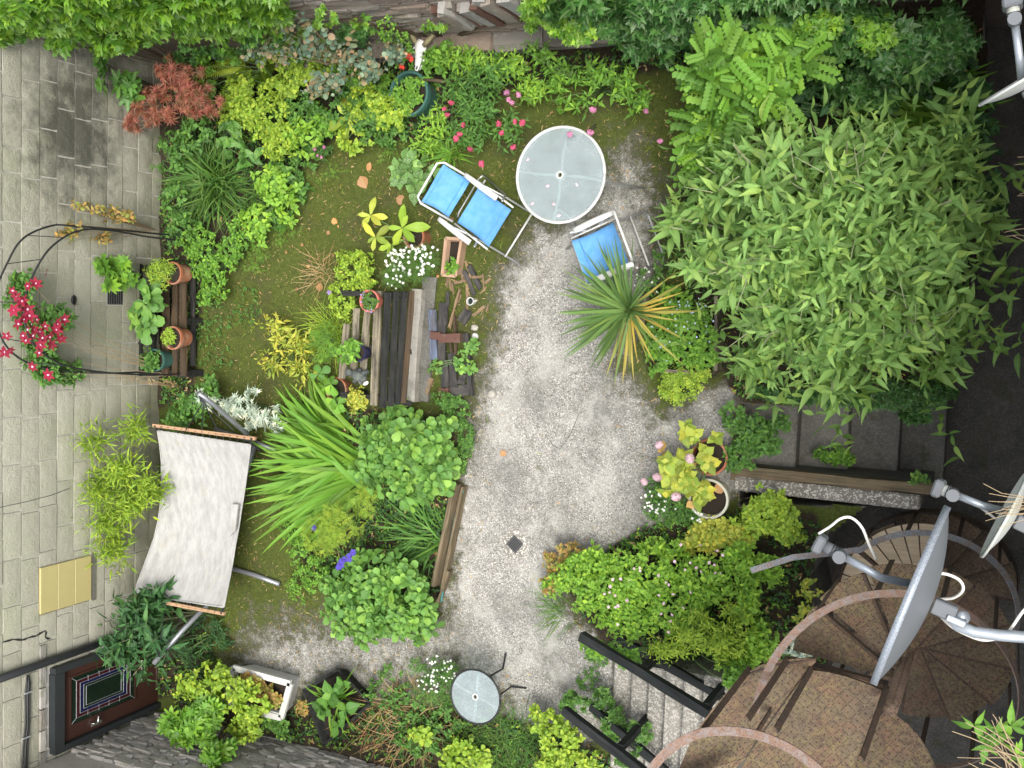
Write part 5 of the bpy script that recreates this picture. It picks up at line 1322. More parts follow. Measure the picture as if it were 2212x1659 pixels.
# dry branch across the tub
p = [at(u, v, z) for u, v, z in ((915, 172, .40), (945, 174, .42), (965, 177, .44), (985, 172, .42), (1008, 170, .38))]
tag(G().tube(p, [.012, .017, .018, .017, .013], 8).build('branch', M['bark'], smooth=True), 'bare brown branch lying across the green tub', 'branch')

# ================================================================== black garden arch
ar = thing('garden_arch', 'black metal garden arch carrying clematis against the block wall', 'arch', tuple(at(385, 660, 0)))
def archhoop(pts, r=.009):
    P = [np.array(p) for p in pts]; G().tube(P, r, 8).build('hoop', M['blackmetal'], ar, smooth=True); return P
xh = -DW+.42
def onx(u, v, x): k = kdir(u, v); return np.array([0, 0, H])+k*(x/k[0])
def foot(p): return np.array([p[0], p[1], 0.])
def hoop(x, pl): 
    P = [onx(u, v, x) for u, v in pl]; a = P[0].copy(); a[2] = 0; b = P[-1].copy(); b[2] = 0
    return smooth([a]+P+[b])
h1 = hoop(-DW+.62, [(330, 513), (240, 498), (178, 497), (130, 518), (90, 560), (55, 640), (60, 720), (110, 775), (190, 800), (330, 810)])
h2 = hoop(-DW+.22, [(260, 497), (160, 488), (110, 488), (50, 515), (15, 570), (-12, 640), (-5, 710), (30, 765), (100, 795), (240, 806)])
for h_ in (h1, h2): G().tube(h_, .010, 8).build('hoop', M['blackmetal'], ar, smooth=True)
for i in range(2, len(h1)-2, 7): G().tube([h1[i], h2[min(i, len(h2)-1)]], .005, 6).build('rung', M['blackmetal'], ar)

# bed edging timbers, rope, planter box of the palm bed
be = thing('bed_edging', 'old timber edging boards along the central flower bed', 'edging', tuple(at(965, 1170, 0)))
plank('edging_board', at(990, 1045, .10), at(944, 1262, .10), .045, .20, M['sleeper'], be, .005)
plank('edging_board', at(1003, 1050, .06), at(958, 1275, .06), .03, .12, M['sleeper'], be, .005)
plank('edging_board', at(973, 1232, .06), at(950, 1300, .05), .03, .10, M['sleeper'], be, .006)
tag(G().tube(smooth([at(u, v, .09) for u, v in ((1000, 1060), (985, 1110), (978, 1145), (970, 1190), (962, 1240), (953, 1300))]), .011, 6).build('rope', M['rope'], smooth=True), 'turquoise rope lying between the bed edging boards', 'rope')
bx = thing('timber_bed', 'small timber edged bed of blue forget-me-nots by the palm', 'planter', tuple(at(1470, 720, 0)))
plank('frame_board', at(1445, 800, .12), at(1540, 806, .12), .03, .2, M['woodpale'], bx); plank('frame_board', at(1553, 640, .12), at(1552, 800, .12), .03, .2, M['woodpale'], bx)
plank('frame_board', at(1400, 640, .12), at(1395, 720, .12), .03, .2, M['woodpale'], bx)
# washing wire
tag(G().tube([onx(0, 1096, -DW+.05), onx(60, 1083, -DW+.3), onx(110, 1070, -DW+.6), onx(150, 1055, -DW+.9)], .004, 5).build('wire', M['blackplastic']), 'thin black wire running from the wall into the bamboo', 'wire')

# ================================================================== plants
# ---- left bed by the block wall
shrub('sycamore_sapling', 'green sycamore sapling with lobed leaves against the block wall', [(232, 160, 42, 36, .95, .18), (285, 185, 38, 40, .85, .18)], 9, 'syc', .16, 'mid', m=4, parts=40, up=.75, b0=40, b1=95, shell=.3, nstem=8, stem='bark', r0=.012)
shrub('red_maple', 'red-leaved Japanese maple bush beside the green sycamore sapling', [(385, 165, 62, 45, .95, .2), (345, 235, 85, 48, .75, .22), (425, 215, 50, 55, .85, .2), (462, 232, 26, 24, .8, .12), (300, 255, 40, 30, .6, .15)], 170, 'maple', .075, 'red', m=5, parts=120, up=.7, b0=35, b1=100, shell=.3, nstem=14, stem='bark', r0=.012, cat='bush')
clump('fern', 'yellow-green fern with arching fronds in the top bed', 548, 150, 22, 'fern', .55, 'lime', tilt=(35, 80), parts=22, z=.05)
clump('sedge_clump', 'fine green sedge tussock below the red maple', 470, 395, 420, 'blade', .55, 'sedge', tilt=(15, 80), parts=100, spread=.09)
clump('sedge_clump', 'thin arching sedge spilling over moss beside the heart leaves', 530, 430, 160, 'hair', .55, 'sedge', tilt=(35, 82), az=(-110, 60), parts=40, spread=.08)
shrub('yellow_green_shrub', 'yellow-green rounded shrub between fern and moss', [(575, 255, 55, 50, .45, .2), (610, 305, 50, 45, .35, .18), (530, 235, 40, 35, .5, .2)], 230, 'ovate', .05, 'lime', m=7, parts=90, cat='bush')
shrub('bindweed', 'heart-leaved bindweed trailing down the bed onto moss', [(600, 375, 55, 55, .22, .12), (540, 330, 50, 60, .3, .15), (575, 450, 40, 50, .12, .08), (500, 300, 45, 40, .4, .15)], 50, 'heart', .085, 'mid', m=4, parts=140, up=.75, b0=55, b1=100, shell=.2)
shrub('leafy_groundcover', 'tangled leafy plants under the eucalyptus', [(640, 250, 70, 45, .3, .15), (720, 215, 80, 50, .35, .15), (800, 250, 60, 50, .3, .15), (660, 330, 50, 40, .2, .1), (840, 290, 50, 35, .2, .12)], 330, 'ovate', .045, 'mid', m=7, parts=90)
shrub('phlox', 'pink phlox flowering at the moss edge', [(690, 330, 32, 28, .22, .1)], 25, 'lance', .05, 'mid', m=6, parts=30)
r_ = bpy.data.objects['phlox']; flowers(r_, [at(u, v, .36) for u, v in ((680, 322), (694, 340), (686, 336), (700, 318), (672, 334))], 'pom', .022, 'fl_pink', stemlen=.1)
ec = shrub('eucalyptus', 'grey-blue eucalyptus with coppery young leaves above the tub', [(570, 105, 60, 45, 1.0, .25), (660, 90, 70, 45, 1.1, .3), (740, 120, 70, 55, 1.0, .3), (800, 150, 55, 60, .9, .3), (700, 180, 80, 40, .8, .2), (850, 110, 40, 50, .9, .25), (610, 60, 50, 40, 1.1, .3)], 150, 'round', .058, 'euca', m=8, parts=200, up=.35, b0=50, b1=100, gap=.5, opp=True, shell=.1, nstem=26, stem='drystem', r0=.009, cat='bush')
lq = thing('big_leaved_plant', 'yellow-green plant with long ribbed leaves below the eucalyptus', 'plant', tuple(at(750, 250, 0)))
rosette(lq, 752, 252, .35, 9, 'loquat', .27, 'hydra', 55, 105)
shrub('tub_plant', 'small bright leaves filling the green glazed tub', [(880, 205, 44, 46, .38, .08)], 90, 'ovate', .04, 'bright', m=6, parts=60, base=tbc-[0, 0, .05], shell=.1, up=.8)
rf = shrub('scarlet_flowers', 'scarlet flowering climber beside the animal skull', [(865, 110, 30, 40, .6, .12), (845, 70, 40, 30, .7, .15)], 60, 'ovate', .035, 'bright', m=6, parts=40)
flowers(rf, [at(u, v, .75) for u, v in ((857, 97), (873, 115), (880, 122), (888, 128), (867, 142), (846, 128), (862, 103), (884, 118), (871, 146))], 'pom', .026, 'fl_scarlet')
shrub('mallow', 'tall leafy mallow tangle spilling onto the moss', [(660, 300, 55, 40, .4, .18), (590, 400, 50, 45, .3, .15), (620, 450, 40, 40, .2, .1), (550, 480, 45, 40, .25, .12)], 130, 'ovate', .065, 'fresh', m=6, parts=90)
shrub('willowherb', 'upright willowherb stems behind the valerian', [(1000, 130, 60, 35, .5, .2), (1090, 140, 55, 35, .5, .2), (940, 260, 40, 40, .35, .15), (1140, 190, 45, 40, .4, .15), (910, 310, 40, 25, .3, .1)], 130, 'lance', .075, 'fresh', m=7, parts=90, opp=True, gap=.4)
shrub('goosegrass', 'fine trailing weeds along the moss edge by the sedge', [(540, 560, 50, 40, .1, .06), (610, 500, 45, 30, .08, .05), (700, 370, 50, 25, .08, .05), (860, 330, 50, 20, .1, .05)], 130, 'feather', .05, 'bright', m=4, parts=30, nstem=0)
shrub('campanula', 'loose pale green mound left of the green tub', [(790, 220, 55, 45, .4, .15), (850, 250, 45, 45, .35, .12), (760, 300, 50, 35, .25, .1), (720, 130, 60, 35, .45, .15)], 190, 'broad', .045, 'lime', m=6, parts=80)
shrub('hop_tangle', 'bright leafy tangle below the top left ivy', [(470, 130, 60, 35, .5, .15), (560, 75, 60, 35, .6, .15), (650, 100, 60, 35, .55, .15), (440, 200, 40, 45, .4, .15)], 150, 'broad', .06, 'bright', m=6, parts=90)
shrub('lemon_balm', 'fresh lime leafed herb around the fern', [(520, 190, 50, 35, .35, .15), (610, 190, 55, 35, .35, .15), (500, 245, 40, 35, .35, .15), (650, 150, 60, 35, .4, .15), (590, 130, 40, 30, .4, .15)], 230, 'broad', .05, 'lime', m=6, parts=110)
shrub('periwinkle', 'glossy green periwinkle between eucalyptus and green tub', [(740, 160, 70, 40, .35, .15), (810, 200, 40, 60, .3, .15), (690, 270, 50, 40, .25, .12), (930, 150, 40, 40, .3, .15), (960, 120, 50, 30, .35, .15)], 230, 'ovate', .055, 'bright', m=6, parts=100)
shrub('nettle_patch', 'nettles below the red maple along the wall foot', [(370, 330, 50, 45, .4, .15), (420, 290, 50, 40, .4, .15), (380, 440, 40, 50, .4, .15), (400, 500, 45, 35, .35, .15)], 150, 'ovate', .06, 'mid', m=6, parts=80)
shrub('foxglove_rosette', 'broad leaves right of the sedge at the moss edge', [(640, 400, 35, 40, .12, .06), (600, 460, 35, 35, .1, .05)], 40, 'broad', .06, 'mid', m=6, parts=60)
# ---- ivy along the top wall, left
def ivy(label, blobs, n, mat, ln=.055, parts=120, base=None, up=.45, shell=.5):
    return shrub('ivy', label, blobs, n, 'ivy', ln, mat, m=6, parts=parts, base=base, up=up, b0=40, b1=105, gap=.25, shell=shell, nstem=14, stem='bark', r0=.008, cat='ivy', group='ivy on the garden walls')
ivy('bright green ivy curtain over the top left corner of the walls', [(20, 50, 70, 60, 1.7, .25), (110, 40, 90, 55, 1.6, .25), (215, 45, 80, 60, 1.45, .25), (320, 40, 80, 60, 1.3, .25), (420, 45, 80, 55, 1.1, .25), (510, 40, 75, 55, 1., .25), (595, 35, 60, 45, .95, .25), (240, 100, 60, 25, 1.2, .12), (120, 95, 40, 20, 1.4, .1), (180, -10, 260, 40, 1.9, .2), (480, -10, 200, 40, 1.6, .2)], 1000, 'ivy', .088, 250, base=np.array([-8.6, YT-.1, 0]))
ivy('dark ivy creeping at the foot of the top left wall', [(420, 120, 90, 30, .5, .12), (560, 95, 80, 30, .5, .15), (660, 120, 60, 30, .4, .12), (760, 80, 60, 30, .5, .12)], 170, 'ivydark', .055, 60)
ivy('small ivy sprays dangling on the brown slate wall', [(700, 40, 40, 35, .85, .08), (770, 60, 40, 25, .6, .08), (930, 60, 40, 20, .55, .08), (1150, 50, 40, 30, .9, .1)], 40, 'ivy', .045, 40, shell=.1)
# ---- valerian and leafy stems along the top bed
va = shrub('valerian', 'red valerian in flower behind the reclined chair', [(985, 200, 45, 45, .5, .2), (1040, 230, 55, 50, .5, .2), (1090, 280, 45, 45, .4, .18), (1000, 290, 50, 40, .35, .15), (1060, 160, 60, 40, .5, .2)], 170, 'lance', .075, 'mid', m=7, parts=100, gap=.3, opp=True)
flowers(va, [at(u, v, .75) for u, v in ((960, 235), (992, 290), (1016, 322), (1040, 354), (966, 248), (1083, 287), (1108, 318), (1077, 268), (985, 300), (1000, 270), (975, 222), (1112, 262), (1128, 265))], 'pom', .034, 'fl_hotpink', stemlen=.22)
flowers(va, [at(u, v, .8) for u, v in ((1098, 215), (1106, 222), (1120, 205), (1095, 200))], 'pom', .036, 'fl_pink', stemlen=.22)
lv = shrub('pink_valerian', 'lanky pink valerian leaning over the large glass table', [(1200, 165, 60, 45, .45, .2), (1270, 160, 60, 40, .45, .2), (1340, 180, 55, 45, .4, .2), (1240, 220, 60, 30, .35, .15), (1380, 215, 45, 35, .4, .15), (1160, 120, 45, 40, .5, .2)], 120, 'lance', .085, 'bright', m=6, parts=120, gap=.5, opp=True, shell=.1, nstem=24)
flowers(lv, [at(u, v, .85) for u, v in ((1231, 290), (1275, 286), (1281, 237), (1426, 305), (1470, 306), (1395, 240))], 'pom', .036, 'fl_pink', stemlen=.35)
clump('grass_tuft', 'strappy grass tuft behind the reclined chair', 970, 330, 60, 'bladew', .32, 'bright', tilt=(30, 80), parts=30, spread=.04)
lu = shrub('lungwort', 'mottled broad-leaved lungwort left of the reclined chair', [(888, 372, 48, 50, .18, .1)], 16, 'broad', .13, 'lung', m=5, parts=90, up=.9, b0=50, b1=92, shell=.0, nstem=0)
lo = thing('loquat_seedling', 'young plant with big ribbed yellowing leaves in a terracotta pot', 'plant', tuple(lpc-[0, 0, .05]))
for u, v, z_, n_, s_ in ((868, 492, .34, 6, .24), (800, 465, .3, 5, .20), (810, 512, .28, 6, .19), (845, 530, .25, 5, .18)): rosette(lo, u, v, z_, n_, 'loquat', s_, 'hydra' if u < 840 else 'lime', 60, 100)
stems(lo, lpc-[0, 0, .05], [at(u, v, z) for u, v, z in ((868, 492, .34), (800, 465, .3), (810, 512, .28), (845, 530, .25))], .008, .005, M['greenstem'])
wf = shrub('white_daisies', 'bush of tiny white flowers above the bench', [(885, 575, 60, 45, .35, .18), (920, 560, 35, 35, .35, .15), (850, 600, 30, 25, .35, .12)], 330, 'feather', .06, 'sedge', m=4, parts=50, shell=.2)
pts, _ = blob_points([(855, 605, 28, 24, .48, .08), (925, 560, 30, 35, .48, .1), (850, 560, 30, 20, .45, .05), (890, 560, 60, 40, .45, .12)], 110); pts[:, 2] = np.maximum(pts[:, 2], .42); flowers(wf, pts, 'daisy', .016, 'fl_white')
shrub('golden_spiraea', 'golden-green feathery bush above the pink pot', [(765, 580, 48, 42, .35, .18), (742, 645, 36, 48, .3, .15), (790, 600, 30, 28, .35, .15)], 260, 'ovate', .035, 'lime', m=8, parts=80, cat='bush')
clump('yellow_grass', 'fine yellow-green grass left of the bench', 720, 715, 220, 'hair', .38, 'lime', tilt=(20, 80), parts=40, spread=.08)
clump('yellow_grass', 'wiry pale grass beside the golden bush', 700, 590, 70, 'hair', .3, 'straw', tilt=(30, 80), parts=20, spread=.06)
shrub('yellow_bamboo', 'low golden bamboo on the moss left of the bench', [(590, 720, 45, 50, .35, .15), (645, 745, 45, 50, .3, .15), (580, 785, 35, 35, .25, .12), (640, 800, 40, 30, .22, .1), (555, 690, 25, 20, .35, .1)], 75, 'lance', .095, 'yellow', m=6, parts=130, up=.4, gap=.45, shell=.1, b0=40, b1=90)
shrub('green_clump', 'leafy green tuft between golden bamboo and bench', [(700, 740, 45, 45, .25, .12)], 70, 'feather', .06, 'bright', m=6, parts=30)
bl = shrub('pot_mint', 'pale green leafy plant spilling from the dark blue pot', [(752, 760, 40, 32, .60, .08)], 40, 'ovate', .055, 'bright', m=6, parts=70, base=bpc-[0, 0, .03], shell=.1)
he = thing('hellebore', 'hellebore with large fingered leaves below the bench end', 'plant', tuple(hpc-[0, 0, .05]))
for u, v, z_ in ((688, 808, .32), (715, 830, .34), (728, 875, .36), (700, 835, .26), (722, 862, .28)): rosette(he, u, v, z_, 6, 'obov', .115, 'bright' if v > 820 else 'mid', 70, 100)
stems(he, hpc-[0, 0, .05], [at(u, v, z) for u, v, z in ((688, 808, .32), (715, 830, .34), (728, 875, .36))], .006, .004, M['greenstem'])
shrub('golden_euonymus', 'small round golden-leaved shrub at the bench corner', [(775, 865, 27, 32, .42, .12)], 75, 'obov', .032, 'yellow', m=6, parts=80, shell=.4, cat='bush')
shrub('pot_violets', 'mossy mat with tiny violet flowers in the pink pot', [(797, 650, 22, 24, .575, .012)], 60, 'mini', .03, 'sedge', m=3, parts=0, base=pkc-[0, 0, .02], nstem=0)
flowers(bpy.data.objects['pot_violets'], [at(u+rng.normal(0, 4), v+rng.normal(0, 3), .60) for u, v in ((780, 632), (784, 640), (790, 636), (783, 648), (795, 670), (800, 674), (788, 628), (806, 668))], 'five', .011, 'fl_violet')
flowers(bpy.data.objects['golden_spiraea'], [at(711, 632, .4)], 'five', .03, 'fl_violet')
sm = shrub('silver_ragwort', 'silvery cut-leaved ragwort beyond the hammock head', [(540, 850, 30, 32, .5, .15), (500, 880, 40, 35, .4, .15), (590, 905, 35, 35, .4, .15), (450, 870, 35, 30, .4, .12), (545, 900, 40, 30, .35, .12)], 60, 'silver', .085, 'silver', m=7, parts=160, shell=.2, up=.5)
shrub('dark_climber', 'dark leafy plant behind the hammock spreader bar', [(420, 880, 55, 35, .4, .15), (390, 905, 40, 30, .35, .12), (450, 840, 40, 25, .35, .12)], 110, 'ovate', .06, 'mid', m=6, parts=60)
# arch climbers
cl = shrub('clematis', 'crimson clematis in full flower on the garden arch', [(60, 650, 45, 60, 2.0, .25), (90, 730, 60, 60, 1.9, .25), (100, 790, 50, 40, 1.7, .2), (50, 610, 30, 25, 2.1, .15), (150, 805, 45, 30, 1.4, .2), (130, 690, 40, 40, 1.8, .2)], 330, 'ovate', .055, 'mid', m=7, parts=120, base=at(400, 810, 0), nstem=12, stem='drystem', r0=.006)
pts = [onx(u, v, -DW+.85) for u, v in ((28, 628), (60, 618), (78, 612), (48, 650), (60, 668), (52, 690), (40, 700), (68, 700), (75, 712), (86, 716), (60, 712), (92, 730), (108, 728), (125, 700), (140, 690), (122, 712), (30, 670), (100, 590), (85, 762), (70, 792), (104, 810), (15, 725), (10, 760), (22, 758), (132, 732), (88, 745), (50, 725), (112, 745), (36, 640), (80, 690), (64, 682), (72, 725), (98, 705), (128, 710), (56, 735), (45, 668))]
flowers(cl, pts, 'star', .062, 'fl_crimson', up=.3); 
flowers(cl, [p+np.array([.012, 0, .012]) for p in pts], 'daisy', .012, 'fl_palepink', up=.4, name='flower_centre')
shrub('autumn_climber', 'thin climber with bronze leaves on the upper arch leg', [(200, 450, 90, 22, 1.2, .2), (160, 500, 50, 30, 1.4, .2), (260, 470, 60, 30, .8, .2), (230, 520, 60, 20, .9, .15)], 62, 'ovate', .06, 'autumn', m=5, parts=120, shell=.0, nstem=22, stem='drystem', r0=.006, up=.3, base=at(345, 500, 0))
shrub('dead_stems', 'bare straw-coloured stems at the lower foot of the arch', [(300, 818, 90, 12, .6, .15), (370, 830, 40, 20, .3, .1)], 26, 'narrow', .05, 'straw', m=3, parts=20, shell=.0, nstem=26, stem='drystem', r0=.004, base=at(395, 835, 0))
# pots on the pallet bench
shrub('peony', 'bright green peony with cut leaves on the pallet bench', [(255, 590, 45, 38, .85, .15), (225, 575, 25, 20, .9, .1), (285, 605, 25, 25, .8, .1)], 20, 'cutleaf', .13, 'bright', m=5, parts=110, up=.7, b0=50, b1=95, shell=.1, base=at(300, 610, .34))
shrub('rodgersia', 'large palmate dark leaves between peony and terracotta pot', [(315, 655, 35, 35, .72, .1), (300, 690, 35, 28, .65, .1)], 10, 'obov', .16, 'sedum', m=6, parts=70, up=.9, b0=70, b1=98, shell=.0, base=at(320, 680, .34))
shrub('grassy_pot', 'grassy small-leaved plant in the brown upper pot', [(345, 590, 38, 32, .62, .08)], 110, 'narrow', .05, 'lime', m=6, parts=30, base=sp3c-[0, 0, .04])
shrub('pot_seedlings', 'small pale plants in the terracotta pot on the pallet', [(362, 728, 20, 24, .58, .04)], 50, 'ovate', .03, 'lime', m=6, parts=30, base=sp1c-[0, 0, .03])
shrub('potted_sedum', 'blue-green sedum in the pale green pot', [(325, 780, 30, 26, .58, .06)], 30, 'obov', .05, 'mid', m=7, parts=60, base=sp2c-[0, 0, .03])
shrub('weedy_border', 'leafy weeds at the moss edge right of the pallet bench', [(440, 560, 35, 50, .3, .15), (470, 600, 40, 55, .25, .12), (445, 640, 25, 30, .2, .1), (500, 540, 35, 40, .25, .12), (430, 520, 45, 35, .35, .15), (520, 500, 40, 35, .2, .1)], 260, 'ovate', .045, 'bright', m=7, parts=70)
shrub('small_weeds', 'sparse small weeds on dark moss below the pallet bench', [(470, 690, 45, 40, .06, .04), (470, 770, 50, 35, .06, .04), (440, 720, 25, 40, .08, .05), (530, 660, 40, 50, .05, .03)], 200, 'ovate', .022, 'mid', m=5, parts=0, nstem=0)
# wall bamboo, dark bush at the door
shrub('bamboo', 'yellow-green bamboo leaning against the wall by the hammock', [(200, 960, 45, 40, 1.3, .25), (280, 930, 50, 40, .9, .2), (250, 1020, 80, 50, 1.1, .3), (270, 1090, 80, 55, 1., .3), (220, 1130, 65, 50, 1.1, .25), (230, 1190, 60, 35, 1., .2), (310, 1060, 40, 60, .9, .2), (200, 1060, 50, 50, 1.2, .2)], 400, 'narrow', .11, 'lime', m=7, parts=200, up=.25, gap=.5, shell=.1, b0=35, b1=95, nstem=34, stem='palestem', r0=.006, base=at(320, 1060, 0), cat='bamboo')
shrub('dark_buddleja', 'dark green long-leaved bush in front of the brown door', [(290, 1330, 75, 60, 1.05, .25), (250, 1400, 60, 50, 1.1, .25), (330, 1390, 60, 60, .9, .25), (290, 1440, 50, 30, 1., .2), (340, 1300, 40, 40, .9, .2)], 70, 'lance', .18, 'bushdark', m=9, parts=200, up=.45, opp=True, gap=.22, shell=.25, nstem=22, stem='palestem', r0=.012, cat='bush')
shrub('dark_spurge', 'dark whorled spurge on the moss below the hammock stand', [(440, 1350, 50, 35, .2, .1), (470, 1385, 35, 30, .15, .08), (410, 1400, 50, 40, .25, .1)], 55, 'narrow', .08, 'bushdark', m=9, parts=80, b0=60, b1=95)
# central bed
clump('crocosmia', 'tall crocosmia clump of sword leaves fanning over the hammock side', 770, 1010, 260, 'bladew', .95, 'iris', az=(125, 235), tilt=(30, 78), parts=200, spread=.13, lnvar=.35)
clump('crocosmia', 'shorter crocosmia blades rising left of the lower bench end', 715, 935, 70, 'bladew', .6, 'iris', az=(95, 200), tilt=(35, 78), parts=60, spread=.08, lnvar=.3)
sd = shrub('sedum_bush', 'dome of pale green fleshy leaves by the wood pile', [(850, 955, 72, 66, .46, .26), (920, 945, 62, 62, .40, .25), (882, 1035, 85, 58, .38, .24), (945, 1015, 52, 62, .30, .2), (812, 1010, 50, 50, .30, .2)], 165, 'obov', .105, 'sedum', m=9, parts=280, up=.5, b0=30, b1=95, shell=.5, gap=.1, cat='bush')
sd2 = shrub('sedum_bush', 'larger fleshy-leaved dome at the lower end of the bed', [(800, 1250, 75, 62, .46, .28), (870, 1270, 70, 75, .42, .26), (830, 1345, 92, 58, .38, .24), (760, 1320, 62, 62, .32, .22), (895, 1340, 50, 50, .3, .2), (735, 1265, 40, 40, .26, .18)], 190, 'obov', .10, 'sedum', m=9, parts=290, up=.5, b0=30, b1=95, shell=.5, gap=.1, cat='bush')
clump('daylily', 'dark arching daylily leaves between the two fleshy domes', 935, 1160, 150, 'blade', .5, 'mid', az=(90, 270), tilt=(25, 82), parts=100, spread=.09)
shrub('fennel', 'feathery bright fennel left of the daylily', [(730, 1130, 55, 40, .4, .15), (790, 1085, 40, 40, .35, .12), (690, 1160, 45, 40, .35, .12)], 200, 'feather', .08, 'lime', m=5, parts=60)
shrub('catmint', 'loose pale green plants at the moss side of the bed', [(650, 1190, 35, 45, .25, .12), (680, 1240, 45, 45, .25, .12), (650, 1270, 45, 35, .2, .1), (630, 1140, 40, 40, .2, .1)], 240, 'ovate', .032, 'bright', m=7, parts=60)
de = thing('delphinium', 'deep blue delphinium spike above the lower dome', 'plant', tuple(at(745, 1240, 0)))
flowers(de, [at(u, v, .75)+rng.normal(0, .012, 3) for u, v in zip(np.linspace(728, 766, 26), np.linspace(1226, 1192, 26))], 'five', .026, 'fl_blue', up=.3)
flowers(de, [at(678, 1142, .5)+rng.normal(0, .015, 3) for _ in range(8)], 'five', .022, 'fl_blue'); stems(de, np.array(de.location), [at(766, 1192, .75)], .006, .003, M['greenstem'])
shrub('ground_elder', 'low small-leaved weeds beside the fleshy dome and patio', [(985, 890, 38, 40, .12, .08), (1005, 940, 25, 40, .1, .06), (1000, 985, 20, 40, .08, .05), (960, 870, 35, 25, .15, .08)], 200, 'ovate', .034, 'mid', m=6, parts=60)
shrub('creeper', 'round-leaved creeper growing on the wood pile right side', [(1005, 790, 28, 30, .16, .05), (1018, 745, 14, 20, .14, .04), (940, 790, 16, 18, .14, .03)], 24, 'obov', .055, 'sedum', m=5, parts=80, up=.85, b0=65, b1=98, shell=.0)
shrub('trough_seedling', 'small pale seedling in the terracotta trough', [(975, 575, 16, 16, .2, .03)], 10, 'ovate', .05, 'bright', m=6, parts=40, base=at(975, 570, .12))
# palm, its bed
cz = .55; cd = thing('cordyline_palm', 'spiky cordyline palm with green and yellowing leaves', 'palm', tuple(at(1345, 678, 0)))
b_ = at(1358, 670, cz)
clump('', '', 0, 0, 110, 'sword', .64, 'cord', az=(85, 265), tilt=(30, 88), parts=120, spread=.018, base=b_, root=cd, lnvar=.35)
clump('', '', 0, 0, 45, 'sword', .45, 'cord', az=(-60, 110), tilt=(10, 70), parts=40, spread=.018, base=b_, root=cd, lnvar=.4)
clump('', '', 0, 0, 26, 'sword', .62, 'cordyellow', az=(235, 400), tilt=(55, 98), parts=26, spread=.015, base=b_-[0, 0, .03], root=cd, lnvar=.35)
G().tube([np.array([b_[0], b_[1], 0]), b_], [.04, .032], 10).build('trunk', M['bark'], cd, smooth=True)
fm = shrub('forget_me_nots', 'mat of forget-me-nots in the timber edged bed', [(1430, 720, 45, 55, .2, .1), (1490, 720, 60, 70, .22, .12), (1450, 660, 45, 45, .22, .1), (1520, 770, 40, 35, .2, .1), (1420, 780, 30, 30, .15, .08)], 330, 'ovate', .05, 'bright', m=6, parts=80)
pts, _ = blob_points([(1450, 700, 60, 70, .33, .03), (1500, 690, 50, 60, .33, .03)], 45); flowers(fm, pts, 'five', .010, 'fl_paleblue')
shrub('lime_cushion', 'lime green cushion plant at the end of the palm bed', [(1465, 835, 42, 40, .16, .1), (1500, 815, 35, 25, .18, .1)], 190, 'mini', .045, 'lime', m=3, parts=40)
pts, _ = blob_points([(1400, 600, 30, 40, .2, .1)], 16); fu = shrub('red_white_flowers', 'tiny red and white flowers beside the upright chair', [(1405, 600, 30, 45, .2, .1), (1440, 560, 30, 40, .25, .1)], 60, 'ovate', .03, 'mid', m=5, parts=20); flowers(fu, pts, 'five', .012, 'fl_white')
# hydrangea
hyd = shrub('hydrangea', 'yellow-leaved hydrangea with pink mophead flowers', [(1475, 935, 38, 28, .5, .1), (1535, 945, 28, 26, .5, .1), (1480, 1010, 60, 40, .45, .12), (1440, 1045, 40, 30, .4, .1), (1510, 1060, 45, 30, .4, .1), (1545, 1000, 22, 30, .45, .1), (1528, 985, 28, 26, .5, .08)], 38, 'broad', .095, 'hydra', m=6, parts=150, up=.85, b0=55, b1=95, shell=.1, opp=True, gap=.05, base=hyc-[0, 0, .05], nstem=20)
o = sprigs(*[np.array(q) for q in zip(*[(at(u, v, .36), np.array([0, 0, 1.])) for u, v in ((1430, 975), (1505, 1000), (1455, 1040), (1540, 1062), (1500, 1085))])], 3, .11, 70, 100); place(hyd, 'broad', *o, L['hydraold'], 20)
flowers(hyd, [at(u, v, z) for u, v, z in ((1424, 961, .5), (1490, 990, .55), (1420, 1031, .5), (1391, 1041, .5), (1461, 1073, .5))], 'mop', .055, 'fl_palepink', name='flower_head')
sw_ = shrub('white_sweet_william', 'white flowered low plant beside the cream pot', [(1440, 1100, 50, 35, .2, .1), (1500, 1115, 40, 25, .2, .1), (1420, 1060, 30, 30, .15, .08)], 170, 'lance', .05, 'mid', m=6, parts=40)
pts, _ = blob_points([(1510, 1118, 22, 14, .36, .03), (1420, 1085, 35, 30, .3, .03)], 40); flowers(sw_, pts, 'five', .012, 'fl_white')
# ---- huge bush on the right
big = shrub('buddleja', 'huge light green buddleja bush filling the right side', [(1560, 420, 95, 110, 1.2, .6), (1600, 560, 140, 120, 1.4, .6), (1680, 380, 150, 110, 1.6, .6), (1850, 380, 160, 110, 1.7, .6), (1980, 380, 110, 95, 1.5, .6), (1780, 520, 180, 130, 1.9, .6), (1950, 540, 150, 130, 1.7, .6), (1690, 690, 130, 100, 1.5, .5), (1820, 720, 160, 110, 1.6, .5), (1970, 690, 120, 110, 1.4, .5), (2070, 480, 70, 110, 1.2, .5), (1640, 780, 80, 60, 1.1, .4), (1800, 820, 100, 50, 1.2, .4), (2050, 330, 70, 50, 1.3, .4), (1490, 500, 55, 60, .8, .4), (2030, 780, 70, 50, 1.0, .35)],
      700, 'lance', .17, 'bush', m=9, parts=300, up=.45, b0=35, b1=100, gap=.26, opp=True, shell=.55, nstem=90, stem='palestem', r0=.02, base=at(1830, 560, 0), cat='bush', jit=.28)
